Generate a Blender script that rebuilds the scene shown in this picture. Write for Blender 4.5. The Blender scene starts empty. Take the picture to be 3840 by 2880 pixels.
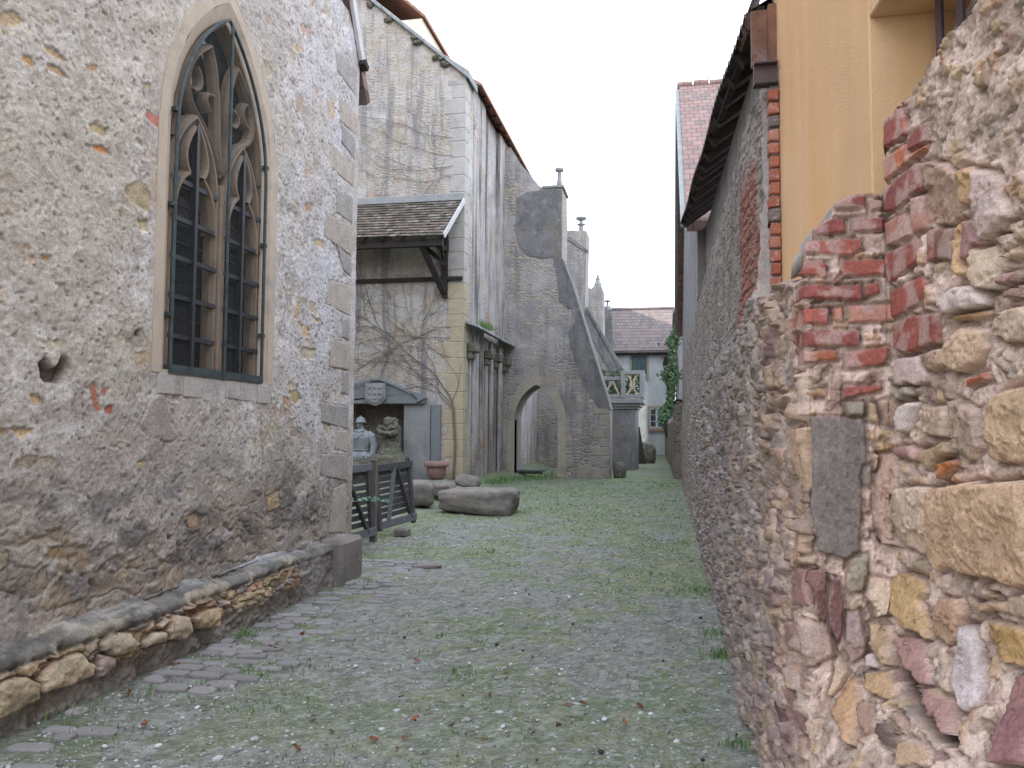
import bpy, bmesh, math, random
import numpy as np
from mathutils import Vector, Matrix
R=math.radians; PI=math.pi
random.seed(7); rng=np.random.default_rng(11)
sc=bpy.context.scene
C=sc.collection

# ------------------------------------------------------------------ camera, sky, sun
F=796.0; H=1.6
TH=math.atan(46/F); PS=math.atan(157/F*math.cos(TH)); RO=R(0.35)
fw=Vector((-math.sin(PS)*math.cos(TH), math.cos(PS)*math.cos(TH), math.sin(TH)))
rt=Vector((math.cos(PS), math.sin(PS),0)); up=rt.cross(fw)
cam=bpy.data.cameras.new('camera'); co=bpy.data.objects.new('camera',cam); C.objects.link(co)
cam.sensor_fit='HORIZONTAL'; cam.sensor_width=36; cam.lens=F/1024*36
cam.clip_start=0.05; cam.clip_end=2000
CR,SR=math.cos(RO),math.sin(RO)
r2=rt*CR+up*SR; u2=up*CR-rt*SR
co.matrix_world=Matrix(((r2.x,u2.x,-fw.x,0),(r2.y,u2.y,-fw.y,0),(r2.z,u2.z,-fw.z,H),(0,0,0,1)))
sc.camera=co
SUN_AZ=R(262); SUN_EL=R(24)      # azimuth measured clockwise from +Y
sd=Vector((math.sin(SUN_AZ)*math.cos(SUN_EL), math.cos(SUN_AZ)*math.cos(SUN_EL), math.sin(SUN_EL)))
w=bpy.data.worlds.new('World'); sc.world=w; w.use_nodes=True
nt=w.node_tree; nt.nodes.clear()
sky=nt.nodes.new('ShaderNodeTexSky'); sky.sky_type='NISHITA'; sky.sun_disc=False
sky.sun_elevation=SUN_EL; sky.sun_rotation=SUN_AZ; sky.dust_density=4; sky.air_density=1.0; sky.ozone_density=1.0
bg=nt.nodes.new('ShaderNodeBackground'); bg.inputs[1].default_value=0.15
tc=nt.nodes.new('ShaderNodeTexCoord'); nz=nt.nodes.new('ShaderNodeTexNoise'); nz.inputs['Scale'].default_value=1.6; nz.inputs['Detail'].default_value=6
nt.links.new(tc.outputs['Generated'],nz.inputs['Vector'])
cr=nt.nodes.new('ShaderNodeMapRange'); cr.inputs[1].default_value=.3; cr.inputs[2].default_value=.6; cr.inputs[3].default_value=.66; cr.inputs[4].default_value=.95
nt.links.new(nz.outputs['Fac'],cr.inputs[0])
mx=nt.nodes.new('ShaderNodeMix'); mx.data_type='RGBA'
mx.inputs['B'].default_value=(6.95,7.7,8.9,1)   # thin bright cloud veil
nt.links.new(cr.outputs[0],mx.inputs['Factor']); nt.links.new(sky.outputs[0],mx.inputs['A'])
nt.links.new(mx.outputs['Result'],bg.inputs[0])
wo=nt.nodes.new('ShaderNodeOutputWorld'); nt.links.new(bg.outputs[0],wo.inputs[0])
sl=bpy.data.lights.new('sun','SUN'); sl.energy=4; sl.angle=R(0.5); sl.color=(1,.93,.82)
so=bpy.data.objects.new('sun',sl); C.objects.link(so); so.rotation_euler=sd.to_track_quat('Z','Y').to_euler(); so.location=(-30,0,40)
sc.view_settings.view_transform='Standard'; sc.view_settings.look='None'; sc.view_settings.gamma=1
sc.view_settings.exposure=1.55
sc.cycles.max_bounces=6; sc.cycles.diffuse_bounces=4; sc.cycles.transparent_max_bounces=12

# ------------------------------------------------------------------ helpers
def ray(sx,sy):
    a=(sx/3.75-512)/F; b=-(sy/3.75-384)/F
    a,b=a*CR-b*SR, a*SR+b*CR
    return fw+rt*a+up*b
def at(sx,sy,X=None,Y=None,Z=None):
    d=ray(sx,sy)
    t=X/d.x if X is not None else Y/d.y if Y is not None else (Z-H)/d.z
    return Vector((t*d.x,t*d.y,H+t*d.z))
def zc(x0,y0,s): return lambda x,y:(x0+x/s,y0+y/s)

ORG={}   # root name -> origin
def tag(o,label=None,cat=None,group=None,kind=None):
    if label: o['label']=label
    if cat: o['category']=cat
    if group: o['group']=group
    if kind: o['kind']=kind
    return o
def thing(name,label,cat,loc=(0,0,0),group=None):
    o=bpy.data.objects.new(name,None); C.objects.link(o); o.location=loc; o.empty_display_size=.3
    o['_o']=list(loc)
    return tag(o,label,cat,group)
def link(name,me,m,parent=None,loc=None,smooth=False):
    o=bpy.data.objects.new(name,me); C.objects.link(o)
    if m is not None:
        for k in (m if isinstance(m,(list,tuple)) else [m]): me.materials.append(k)
    if parent is not None:
        org=Vector(parent['_o']); o.parent=parent; o['_o']=list(org)
    else:
        org=Vector(loc or (0,0,0)); o.location=org; o['_o']=list(org)
    if org.length>0: me.transform(Matrix.Translation(-org))
    if smooth: me.shade_smooth()
    return o
class MB:
    def __init__(s): s.v=[]; s.f=[]; s.mi=[]
    def add(s,vs,fs,mi=0):
        b=len(s.v); s.v+= [tuple(v) for v in vs]; s.f+=[tuple(b+i for i in f) for f in fs]; s.mi+=[mi]*len(fs); return s
    def box(s,a,b,mi=0,mat=None):
        x0,y0,z0=a; x1,y1,z1=b
        vs=[(x0,y0,z0),(x1,y0,z0),(x1,y1,z0),(x0,y1,z0),(x0,y0,z1),(x1,y0,z1),(x1,y1,z1),(x0,y1,z1)]
        if mat is not None: vs=[mat@Vector(v) for v in vs]
        return s.add(vs,[(0,3,2,1),(4,5,6,7),(0,1,5,4),(1,2,6,5),(2,3,7,6),(3,0,4,7)],mi)
    def bar(s,p,q,wd,ht,upv=(0,0,1),mi=0):
        p=Vector(p);q=Vector(q);d=(q-p).normalized(); u=Vector(upv); 
        if abs(d.dot(u))>.99: u=Vector((1,0,0))
        sx=d.cross(u).normalized()*wd/2; sz=sx.cross(d).normalized()*ht/2
        vs=[p-sx-sz,p+sx-sz,p+sx+sz,p-sx+sz,q-sx-sz,q+sx-sz,q+sx+sz,q-sx+sz]
        return s.add(vs,[(0,3,2,1),(4,5,6,7),(0,1,5,4),(1,2,6,5),(2,3,7,6),(3,0,4,7)],mi)
    def tube(s,pts,rad,n=8,mi=0,cap=True):
        pts=[Vector(p) for p in pts]; rr=rad if isinstance(rad,(list,tuple)) else [rad]*len(pts)
        b=len(s.v); prev=None
        for i,p in enumerate(pts):
            d=(pts[min(i+1,len(pts)-1)]-pts[max(i-1,0)]).normalized()
            if prev is None:
                a=d.cross(Vector((0,0,1))); 
                if a.length<.1: a=d.cross(Vector((1,0,0)))
            else: a=prev-d*prev.dot(d)
            a.normalize(); prev=a; c=d.cross(a)
            for k in range(n):
                t=2*PI*k/n; s.v.append(tuple(p+(a*math.cos(t)+c*math.sin(t))*rr[i]))
        for i in range(len(pts)-1):
            for k in range(n):
                s.f.append((b+i*n+k,b+i*n+(k+1)%n,b+(i+1)*n+(k+1)%n,b+(i+1)*n+k)); s.mi.append(mi)
        if cap:
            s.f.append(tuple(b+k for k in range(n))[::-1]); s.mi.append(mi)
            e=b+(len(pts)-1)*n; s.f.append(tuple(e+k for k in range(n))); s.mi.append(mi)
        return s
    def lathe(s,c,prof,n=20,mi=0,sy=1):
        b=len(s.v); c=Vector(c)
        for r,z in prof:
            for k in range(n):
                t=2*PI*k/n; s.v.append((c.x+r*math.cos(t),c.y+sy*r*math.sin(t),c.z+z))
        for i in range(len(prof)-1):
            for k in range(n):
                s.f.append((b+i*n+k,b+i*n+(k+1)%n,b+(i+1)*n+(k+1)%n,b+(i+1)*n+k)); s.mi.append(mi)
        s.f.append(tuple(b+k for k in range(n))[::-1]); s.mi.append(mi)
        e=b+(len(prof)-1)*n; s.f.append(tuple(e+k for k in range(n))); s.mi.append(mi)
        return s
    def prism(s,poly,axis,a,b,mi=0):
        # poly of 2D points; axis 'X': (Y,Z); 'Y': (X,Z); 'Z': (X,Y)
        def P(p,t): return {'X':(t,p[0],p[1]),'Y':(p[0],t,p[1]),'Z':(p[0],p[1],t)}[axis]
        n=len(poly); vs=[P(p,a) for p in poly]+[P(p,b) for p in poly]
        fs=[tuple(range(n))[::-1],tuple(range(n,2*n))]+[(i,(i+1)%n,n+(i+1)%n,n+i) for i in range(n)]
        return s.add(vs,fs,mi)
    def build(s,name,m,parent=None,loc=None,smooth=False,bevel=0,fix=True,rough=0,seed=0):
        me=bpy.data.meshes.new(name); me.from_pydata(s.v,[],s.f)
        me.polygons.foreach_set('material_index',s.mi)
        if fix or bevel or rough:
            bm=bmesh.new(); bm.from_mesh(me)
            bmesh.ops.recalc_face_normals(bm,faces=bm.faces)
            if bevel: bmesh.ops.bevel(bm,geom=list(bm.edges),offset=bevel,segments=1,affect='EDGES',clamp_overlap=True)
            if rough:
                rs=np.random.default_rng(seed)
                for v in bm.verts: v.co+=Vector(rs.normal(0,rough,3))
            bm.to_mesh(me); bm.free()
        return link(name,me,m,parent,loc,smooth)
# numpy noise ------------------------------------------------------
def _h(ix,iy,seed):
    n=(ix.astype(np.int64)*374761393+iy.astype(np.int64)*668265263+seed*974634777)&0xffffffff
    n=((n^(n>>13))*1274126177)&0xffffffff
    n=(n^(n>>16))*2246822519&0xffffffff
    return ((n^(n>>15))&0xffffff)/float(0xffffff)
def vn(x,y,seed=0):
    ix=np.floor(x);iy=np.floor(y);fx=x-ix;fy=y-iy
    fx=fx*fx*(3-2*fx);fy=fy*fy*(3-2*fy)
    a=_h(ix,iy,seed);b=_h(ix+1,iy,seed);c=_h(ix,iy+1,seed);d=_h(ix+1,iy+1,seed)
    return (a*(1-fx)+b*fx)*(1-fy)+(c*(1-fx)+d*fx)*fy
def fbm(x,y,o=4,seed=0,g=.5):
    r=0;a=1;t=0
    for k in range(o):
        r=r+a*vn(x*2**k+k*17.3,y*2**k-k*9.7,seed+k);t+=a;a*=g
    return r/t
def voro(x,y,seed=0,jit=.9):
    ix=np.floor(x);iy=np.floor(y)
    d1=np.full(x.shape,9.);d2=np.full(x.shape,9.);idx=np.zeros(x.shape)
    px=np.zeros(x.shape);py=np.zeros(x.shape)
    for dx in(-1,0,1):
        for dy in(-1,0,1):
            cx=ix+dx;cy=iy+dy
            qx=cx+.5+(_h(cx,cy,seed)-.5)*jit; qy=cy+.5+(_h(cx,cy,seed+1)-.5)*jit
            d=np.hypot(x-qx,y-qy); m=d<d1
            d2=np.where(m,d1,np.minimum(d2,d)); idx=np.where(m,_h(cx,cy,seed+2),idx)
            px=np.where(m,x-qx,px);py=np.where(m,y-qy,py); d1=np.where(m,d,d1)
    return d1,d2,idx,px,py
def ss(a,b,x): t=np.clip((x-a)/(b-a),0,1); return t*t*(3-2*t)
def mixc(c,col,m): return c*(1-m[...,None])+np.array(col,dtype=float)*m[...,None]
PAL=np.array([(.50,.38,.22),(.44,.33,.20),(.33,.21,.19),(.27,.17,.16),(.52,.43,.33),(.36,.29,.23),(.47,.30,.17),(.30,.27,.24),(.55,.47,.38)])
def palcol(idx,pal=PAL):
    k=np.minimum((idx*len(pal)).astype(int),len(pal)-1); return pal[k]
def gridmesh(name,P,col,m,parent=None,loc=None,mask=None,attr='Col'):
    n,k=P.shape[:2]
    me=bpy.data.meshes.new(name)
    i=np.arange(n-1)[:,None]*k+np.arange(k-1)[None,:]
    q=np.stack([i,i+1,i+k+1,i+k],-1)
    if mask is not None: q=q[mask[:n-1,:k-1]]
    q=q.reshape(-1,4)
    me.vertices.add(n*k); me.vertices.foreach_set('co',P.reshape(-1).astype(np.float32))
    me.loops.add(q.size); me.loops.foreach_set('vertex_index',q.reshape(-1).astype(np.int32))
    me.polygons.add(len(q)); me.polygons.foreach_set('loop_start',(np.arange(len(q))*4).astype(np.int32))
    me.polygons.foreach_set('loop_total',np.full(len(q),4,dtype=np.int32))
    me.update(calc_edges=True)
    a=me.color_attributes.new(attr,'FLOAT_COLOR','POINT')
    cc=np.ones((n*k,4),dtype=np.float32); cc[:,:3]=np.clip(col.reshape(-1,3),0,1); a.data.foreach_set('color',cc.reshape(-1))
    me.validate()
    return link(name,me,m,parent,loc,smooth=True)
def gnormal(P):
    du=np.gradient(P,axis=0);dv=np.gradient(P,axis=1)
    n=np.cross(du,dv); n/= (np.linalg.norm(n,axis=-1,keepdims=True)+1e-9); return n
def polydist(S,Z,poly):
    """positive inside distance, negative outside (approx)"""
    poly=np.array(poly); inside=np.zeros(S.shape,bool); dm=np.full(S.shape,1e9)
    n=len(poly)
    for i in range(n):
        x0,y0=poly[i];x1,y1=poly[(i+1)%n]
        c=((y0>Z)!=(y1>Z))
        xi=(x1-x0)*(Z-y0)/((y1-y0) if y1!=y0 else 1e-9)+x0
        inside^=c&(S<xi)
        L=(x1-x0)**2+(y1-y0)**2+1e-12
        t=np.clip(((S-x0)*(x1-x0)+(Z-y0)*(y1-y0))/L,0,1)
        dm=np.minimum(dm,np.hypot(S-x0-t*(x1-x0),Z-y0-t*(y1-y0)))
    return np.where(inside,dm,-dm)

# materials --------------------------------------------------------
class NB:
    def __init__(s,name):
        s.m=bpy.data.materials.new(name); s.m.use_nodes=True; s.t=s.m.node_tree; s.t.nodes.clear()
        s.out=s.t.nodes.new('ShaderNodeOutputMaterial')
        s.tc=s.t.nodes.new('ShaderNodeTexCoord')
    def N(s,ty,ins={},**pr):
        n=s.t.nodes.new('ShaderNode'+ty)
        for k,v in pr.items(): setattr(n,k,v)
        for k,v in ins.items():
            sk=n.inputs[k]
            if isinstance(v,bpy.types.NodeSocket): s.t.links.new(v,sk)
            else: sk.default_value=v
        return n
    def map(s,sc=(1,1,1),src=None,rot=(0,0,0)):
        return s.N('Mapping',{'Vector':src or s.tc.outputs['Object'],'Scale':sc,'Rotation':rot}).outputs[0]
    def noise(s,scale,det=5,rough=.6,vec=None,out='Fac'):
        return s.N('TexNoise',{'Vector':vec or s.tc.outputs['Object'],'Scale':scale,'Detail':det,'Roughness':rough}).outputs[out]
    def rng(s,v,a,b,c=0,d=1): return s.N('MapRange',{0:v,1:a,2:b,3:c,4:d}).outputs[0]
    def mix(s,f,a,b,bt='MIX'):
        n=s.N('Mix',{'Factor':f},data_type='RGBA',blend_type=bt)
        for k,v in(('A',a),('B',b)):
            sk=[i for i in n.inputs if i.name==k and i.type=='RGBA'][0]
            if isinstance(v,bpy.types.NodeSocket): s.t.links.new(v,sk)
            else: sk.default_value=tuple(v)+((1,) if len(v)==3 else ())
        return [o for o in n.outputs if o.type=='RGBA'][0]
    def ma(s,op,a,b=0): return s.N('Math',{0:a,1:b},operation=op).outputs[0]
    def ramp(s,f,stops):
        n=s.N('ValToRGB',{'Fac':f}); e=n.color_ramp.elements
        e[0].position=stops[0][0]; e[0].color=tuple(stops[0][1])+(1,)
        e[1].position=stops[-1][0]; e[1].color=tuple(stops[-1][1])+(1,)
        for p,c in stops[1:-1]:
            q=e.new(p); q.color=tuple(c)+(1,)
        return n.outputs[0]
    def done(s,col,rough=.9,bump=None,bs=.4,bd=.02,metal=0,spec=.3,**k):
        p=s.N('BsdfPrincipled'); s.p=p
        for key,v in(('Base Color',col),('Roughness',rough),('Metallic',metal),('Specular IOR Level',spec)):
            sk=p.inputs[key]
            if isinstance(v,bpy.types.NodeSocket): s.t.links.new(v,sk)
            elif key=='Base Color': sk.default_value=tuple(v)+(1,)
            else: sk.default_value=v
        if bump is not None:
            b=s.N('Bump',{'Height':bump,'Strength':bs,'Distance':bd}); s.t.links.new(b.outputs[0],p.inputs['Normal'])
        s.t.links.new(p.outputs[0],s.out.inputs[0]); return s.m
def mat_vc(name,sc=60,amt=.35,bd=.006,spk=.25):
    b=NB(name); at_=b.N('Attribute',attribute_name='Col').outputs['Color']
    n1=b.noise(sc,6,.7); n2=b.noise(sc*.22,4,.6); n3=b.noise(sc*3,3,.8)
    f=b.rng(n1,.3,.7,1-amt,1+amt); f2=b.rng(n2,.3,.7,.88,1.12); f3=b.rng(n3,.3,.7,1-spk,1+spk)
    g=b.ma('MULTIPLY',b.ma('MULTIPLY',f,f2),f3)
    col=b.N('VectorMath',{0:at_,1:(1,1,1)},operation='MULTIPLY').outputs[0]
    cc=b.N('Combine'+'XYZ',{0:g,1:g,2:g}).outputs[0]
    col=b.N('VectorMath',{0:at_,1:cc},operation='MULTIPLY').outputs[0]
    h=b.ma('ADD',n1,b.ma('MULTIPLY',n3,.5))
    return b.done(col,.92,h,.7,bd,spec=.2)
def mat_simple(name,c1,c2,scale=8,stretch=(1,1,1),rough=.85,bd=.004,bs=.5,metal=0,spec=.3,c3=None):
    b=NB(name); v=b.map(stretch); n=b.noise(scale,6,.65,v); n2=b.noise(scale*5,4,.7,v)
    f=b.rng(b.ma('ADD',n,b.ma('MULTIPLY',n2,.5)),.5,1.0)
    col=b.mix(f,c1,c2)
    if c3 is not None:
        col=b.mix(b.rng(b.noise(scale*.35,5,.7),.52,.66),col,c3)
    return b.done(col,rough,b.ma('ADD',n,n2),bs,bd,metal,spec)
def mat_masonry(name,plaster,plaster2,pal,scale=3.2,cover=.5,dark=(.16,.14,.14),darkamt=.5,zs=1.7,bd=.02,streak=1.0,green=0):
    """stones in mortar, partly under old lime render, with stains"""
    b=NB(name)
    w_=b.noise(2.5,3,.5,out='Color')
    v0=b.N('VectorMath',{0:b.tc.outputs['Object'],1:b.N('VectorMath',{0:w_,1:(.22,.22,.16)},operation='MULTIPLY').outputs[0]},operation='ADD').outputs[0]
    v=b.map((1,1,zs),v0)
    vo=b.N('TexVoronoi',{'Vector':v,'Scale':scale},feature='F1')
    ve=b.N('TexVoronoi',{'Vector':v,'Scale':scale},feature='DISTANCE_TO_EDGE')
    st=[(i/len(pal),c) for i,c in enumerate(pal)]
    sep=b.N('SeparateColor',{0:vo.outputs['Color']}).outputs[0]
    stone=b.ramp(sep,st+[(1,pal[-1])]); 
    edge=b.rng(ve.outputs[0],.01,.16)
    fine=b.noise(22,5,.75); fine2=b.noise(90,3,.7); big=b.noise(.55,6,.7)
    mort=b.mix(b.rng(fine,.35,.65),plaster2,plaster)
    wall=b.mix(edge,mort,stone)
    pm=b.rng(b.ma('ADD',big,b.ma('MULTIPLY',b.noise(3,6,.75),.35)),cover+.62-.5-.08+.02,cover+.62-.5+.08)
    # pm high => bare stones
    pl=b.mix(b.rng(b.noise(1.3,6,.7),.40,.60),plaster,plaster2)
    pl=b.mix(b.ma('MULTIPLY',b.rng(b.noise(.7,8,.72,b.map((1,1,.8),rot=(.3,.2,.9))),.53,.58),.62),pl,tuple(c*.72 for c in plaster))
    pl=b.mix(b.ma('MULTIPLY',b.rng(b.noise(1.0,8,.70,b.map((1.1,1,1.2),rot=(.8,.1,.3))),.54,.60),.55),pl,(plaster[0]*1.05,plaster[1]*.93,plaster[2]*.68))
    pl=b.mix(b.ma('MULTIPLY',b.rng(b.noise(2.3,8,.75,b.map((1,1.3,1.2),rot=(.1,.7,.5))),.55,.62),.55),pl,tuple(min(.75,c*1.18+.03) for c in plaster2))
    col=b.mix(pm,pl,wall)
    sv=b.map((1.6,1.6,.16)); s1=b.noise(1.5,6,.7,sv)
    col=b.mix(b.ma('MULTIPLY',b.rng(s1,.50,.64),.7*streak*darkamt*1.6),col,dark)
    col=b.mix(b.ma('MULTIPLY',b.rng(b.noise(.9,7,.75),.55,.72),darkamt),col,dark)
    if green: col=b.mix(b.ma('MULTIPLY',b.rng(b.noise(1.7,6,.7),.55,.7),green),col,(.12,.15,.06))
    g=b.rng(b.ma('ADD',fine,fine2),.75,1.25,.72,1.28)
    gg=b.N('CombineXYZ',{0:g,1:g,2:g}).outputs[0]
    col=b.N('VectorMath',{0:col,1:gg},operation='MULTIPLY').outputs[0]
    h=b.ma('ADD',b.ma('MULTIPLY',b.ma('MULTIPLY',edge,pm),1.2),b.ma('ADD',b.ma('MULTIPLY',fine,1.0),b.ma('MULTIPLY',fine2,.3)))
    return b.done(col,.93,h,.8,bd,spec=.2)
def mat_tiles(name,c1,c2,c3,tw=.18,th=.16,axis='X',lich=.4):
    """roof tiles: uses UV-less object coords along axis and z"""
    b=NB(name); sp=b.N('SeparateXYZ',{0:b.tc.outputs['Object']})
    u=sp.outputs[{'X':0,'Y':1}[axis]]; z=sp.outputs[2]
    row=b.ma('FLOOR',b.ma('DIVIDE',z,th))
    off=b.ma('MULTIPLY',b.ma('MODULO',row,2),.5)
    uu=b.ma('ADD',b.ma('DIVIDE',u,tw),off)
    cid=b.N('CombineXYZ',{0:b.ma('FLOOR',uu),1:row,2:0}).outputs[0]
    wn=b.N('TexWhiteNoise',{'Vector':cid},noise_dimensions='3D').outputs['Value']
    col=b.ramp(wn,[(0,c1),(.5,c2),(1,c3)])
    fr=b.ma('FRACT',uu); fz=b.ma('FRACT',b.ma('DIVIDE',z,th))
    e=b.ma('MULTIPLY',b.rng(b.ma('ABSOLUTE',b.ma('SUBTRACT',fr,.5)),.43,.5,1,.35),b.rng(fz,0,.16,.3,1))
    col=b.mix(b.ma('MULTIPLY',b.rng(b.noise(2.2,6,.75),.48,.62),lich),col,(.12,.12,.10))
    col=b.mix(b.ma('MULTIPLY',b.rng(b.noise(9,5,.8),.6,.7),lich),col,(.40,.40,.34))
    ee=b.N('CombineXYZ',{0:e,1:e,2:e}).outputs[0]
    col=b.N('VectorMath',{0:col,1:ee},operation='MULTIPLY').outputs[0]
    h=b.ma('ADD',b.ma('SUBTRACT',1.0,fz),b.ma('MULTIPLY',b.noise(20,4,.7),.3))
    return b.done(col,.85,h,.8,.03,spec=.25)

PL=(.50,.445,.43); PL2=(.40,.345,.32)
OCH=[(.50,.38,.22),(.42,.31,.19),(.34,.24,.20),(.52,.43,.30),(.38,.30,.24),(.46,.27,.17)]
M={}
M['wallR']=mat_vc('rubble_stone',85,.26,.006,.26)
M['wallL']=mat_vc('rough_plaster',34,.24,.012,.30)
M['groundv']=mat_vc('soil_and_moss',45,.35,.01,.35)
M['sandstone']=mat_simple('sandstone',(.44,.35,.26),(.54,.45,.36),5,c3=(.36,.30,.25))
M['grey_quoin']=mat_simple('grey_quoin',(.26,.23,.20),(.36,.31,.26),4,bd=.01,c3=(.18,.17,.165))
M['upq']=mat_simple('pale_quoin',(.36,.33,.30),(.46,.43,.40),2,bd=.015,c3=(.28,.265,.25))
M['arch']=mat_simple('arch_stone',(.33,.285,.22),(.42,.37,.30),4,bd=.012,c3=(.25,.23,.21))
M['ochre']=mat_simple('ochre_quoin',(.37,.30,.20),(.46,.385,.27),1.5,bd=.015,c3=(.27,.25,.23))
M['tracery']=mat_simple('tracery_stone',(.17,.125,.09),(.255,.195,.145),6,c3=(.12,.105,.095))
M['grey_stone']=mat_simple('grey_stone',(.22,.22,.22),(.32,.31,.30),3,c3=(.18,.19,.20))
M['sill']=mat_simple('worn_sill',(.38,.34,.31),(.50,.46,.42),9,bd=.02,c3=(.28,.24,.21))
M['bluestone']=mat_simple('bluish_stone',(.155,.17,.18),(.22,.23,.235),4)
M['statue']=mat_simple('statue_grey',(.21,.225,.245),(.31,.325,.345),9)
M['mossy']=mat_simple('mossy_stone',(.055,.05,.04),(.24,.22,.18),9,bd=.02,c3=(.10,.13,.05))
M['iron']=mat_simple('black_iron',(.015,.015,.018),(.035,.035,.04),12,rough=.5,spec=.5)
M['copper']=mat_simple('patinated_copper',(.022,.027,.027),(.07,.09,.088),14,rough=.6)
M['wood_dark']=mat_simple('dark_wood',(.018,.014,.012),(.05,.04,.035),5,(1,8,8))
M['wood_grey']=mat_simple('weathered_wood',(.10,.10,.11),(.22,.22,.23),5,(2,2,14))
M['wood_slat']=mat_simple('slat_wood',(.035,.035,.038),(.12,.115,.12),5,(3,3,9))
M['wood_post']=mat_simple('post_wood',(.12,.10,.08),(.20,.17,.14),5,(9,9,1))
M['white_board']=mat_simple('white_board',(.45,.43,.42),(.62,.60,.60),6)
M['terracotta']=mat_simple('terracotta',(.25,.14,.13),(.33,.21,.19),6)
M['trough']=mat_simple('trough_stone',(.16,.14,.13),(.27,.23,.20),4,bd=.03,c3=(.11,.12,.10))
M['rust']=mat_simple('rusty_sheet',(.10,.05,.04),(.26,.12,.07),7,rough=.7,c3=(.30,.24,.24))
M['steel']=mat_simple('painted_steel',(.07,.045,.045),(.11,.075,.075),9,rough=.5)
M['bars']=mat_simple('window_bars',(.10,.06,.07),(.16,.10,.11),9,rough=.55)
M['stucco']=None
b=NB('ochre_stucco'); n=b.noise(110,4,.75); st=b.noise(1.6,3,.5,b.map((3,3,.35)))
col=b.mix(b.rng(st,.36,.8),(.82,.47,.225),(.85,.57,.36)); col=b.mix(b.ma('MULTIPLY',b.rng(b.noise(1.2,4,.6),.5,.7),.5),col,(.66,.44,.24))
col=b.mix(b.ma('MULTIPLY',b.rng(b.noise(240,2,.6),.55,.7),.25),col,(.52,.30,.13)); M['stucco']=b.done(col,.9,n,.8,.006,spec=.2)
M['facade']=mat_masonry('church_facade_render',(.41,.36,.30),(.53,.49,.46),[(.46,.39,.30),(.42,.29,.23),(.48,.42,.36),(.34,.28,.25),(.48,.39,.26),(.44,.40,.37)],4.8,.555,(.20,.185,.19),.6,2.0,.02,1.3)
M['nave']=mat_masonry('nave_render',(.47,.43,.42),(.36,.33,.32),OCH,3.6,.62,(.13,.115,.115),.75,1.7,.03,1.3)
M['buttress']=mat_masonry('buttress_stone',(.33,.305,.30),(.41,.38,.355),[(.42,.36,.28),(.33,.29,.26),(.38,.34,.31),(.30,.26,.25),(.44,.37,.27)],4.2,.55,(.13,.125,.13),.6,2.0,.03,.8,.15)
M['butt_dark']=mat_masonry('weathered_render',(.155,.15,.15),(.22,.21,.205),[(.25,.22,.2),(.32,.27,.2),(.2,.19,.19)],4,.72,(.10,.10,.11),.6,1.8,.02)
M['low']=mat_masonry('lowwall_stone',(.22,.19,.17),(.28,.25,.22),[(.22,.18,.15),(.3,.25,.2),(.18,.14,.13)],5,.45,(.10,.09,.085),.5)
M['shed_up']=mat_masonry('shed_render',(.20,.185,.18),(.26,.24,.23),OCH,4,.75,(.10,.09,.09),.5)
M['tall']=mat_masonry('tall_house_render',(.24,.235,.24),(.31,.30,.31),OCH,4,.72,(.2,.19,.2),.5)
M['housewall']=mat_masonry('house_render',(.60,.62,.63),(.52,.54,.54),OCH,4,.86,(.30,.29,.26),.35)
M['sunlit_peach']=mat_simple('sunlit_render',(.62,.52,.42),(.74,.66,.56),1.2)  # pale peach carries the sunlight on the upper church wall
M['tile_red']=mat_tiles('red_roof_tiles',(.25,.14,.12),(.30,.185,.16),(.20,.14,.13),.2,.17,'X',.5)
M['tile_old']=mat_tiles('old_mossy_tiles',(.22,.12,.09),(.14,.11,.09),(.28,.21,.17),.17,.085,'X',.7)
M['tile_far']=mat_tiles('brown_roof_tiles',(.165,.125,.12),(.20,.16,.15),(.13,.11,.11),.25,.24,'X',.25)
M['tile_y']=mat_tiles('side_roof_tiles',(.40,.15,.08),(.36,.17,.11),(.28,.15,.11),.2,.17,'Y',.3)
M['slate']=mat_simple('old_coping',(.22,.23,.23),(.36,.36,.35),4,bd=.02)
M['shutter']=mat_simple('grey_green_shutter',(.07,.11,.11),(.10,.145,.14),6)
M['yframe']=mat_simple('ochre_window_surround',(.38,.32,.22),(.44,.37,.26),5)
M['white']=mat_simple('white_paint',(.55,.57,.62),(.66,.68,.72),9)
b=NB('dark_glass'); M['glass']=b.done((.012,.015,.020),.10,b.noise(6,2,.5),.25,.02,spec=.5)
b=NB('dark_void'); M['void']=b.done((.012,.010,.009),.9)  # near-black sheets stand in for the unlit depth behind windows
b=NB('wire_screen'); sp=b.N('SeparateXYZ',{0:b.map((1,1,1),rot=(R(45),0,0))})
def wire(b,sock,pitch,wd): return b.ma('LESS_THAN',b.ma('FRACT',b.ma('DIVIDE',sock,pitch)),wd)
al=b.ma('MAXIMUM',wire(b,sp.outputs[1],.012,.09),wire(b,sp.outputs[2],.012,.09))
b.done((.07,.075,.065),.6); b.t.links.new(al,b.p.inputs['Alpha']); M['screen']=b.m
b=NB('light_wire_mesh'); sp=b.N('SeparateXYZ',{0:b.tc.outputs['Object']})
al=b.ma('MAXIMUM',wire(b,sp.outputs[1],.014,.25),wire(b,sp.outputs[2],.014,.25))
b.done((.50,.50,.47),.5); b.t.links.new(al,b.p.inputs['Alpha']); M['mesh2']=b.m
def leafmat(name,c1,c2,tr=True):
    b=NB(name); n=b.N('NewGeometry').outputs['Random Per Island']
    col=b.mix(n,c1,c2); return b.done(col,.6,spec=.3)
M['ivy']=leafmat('ivy_leaf',(.02,.05,.02),(.08,.13,.05))
M['grass']=leafmat('grass_blade',(.05,.13,.03),(.16,.26,.07))
M['leafred']=leafmat('dead_leaf',(.20,.06,.03),(.33,.12,.05))
M['gravel']=leafmat('gravel_pebble',(.14,.13,.13),(.50,.50,.49))
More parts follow.
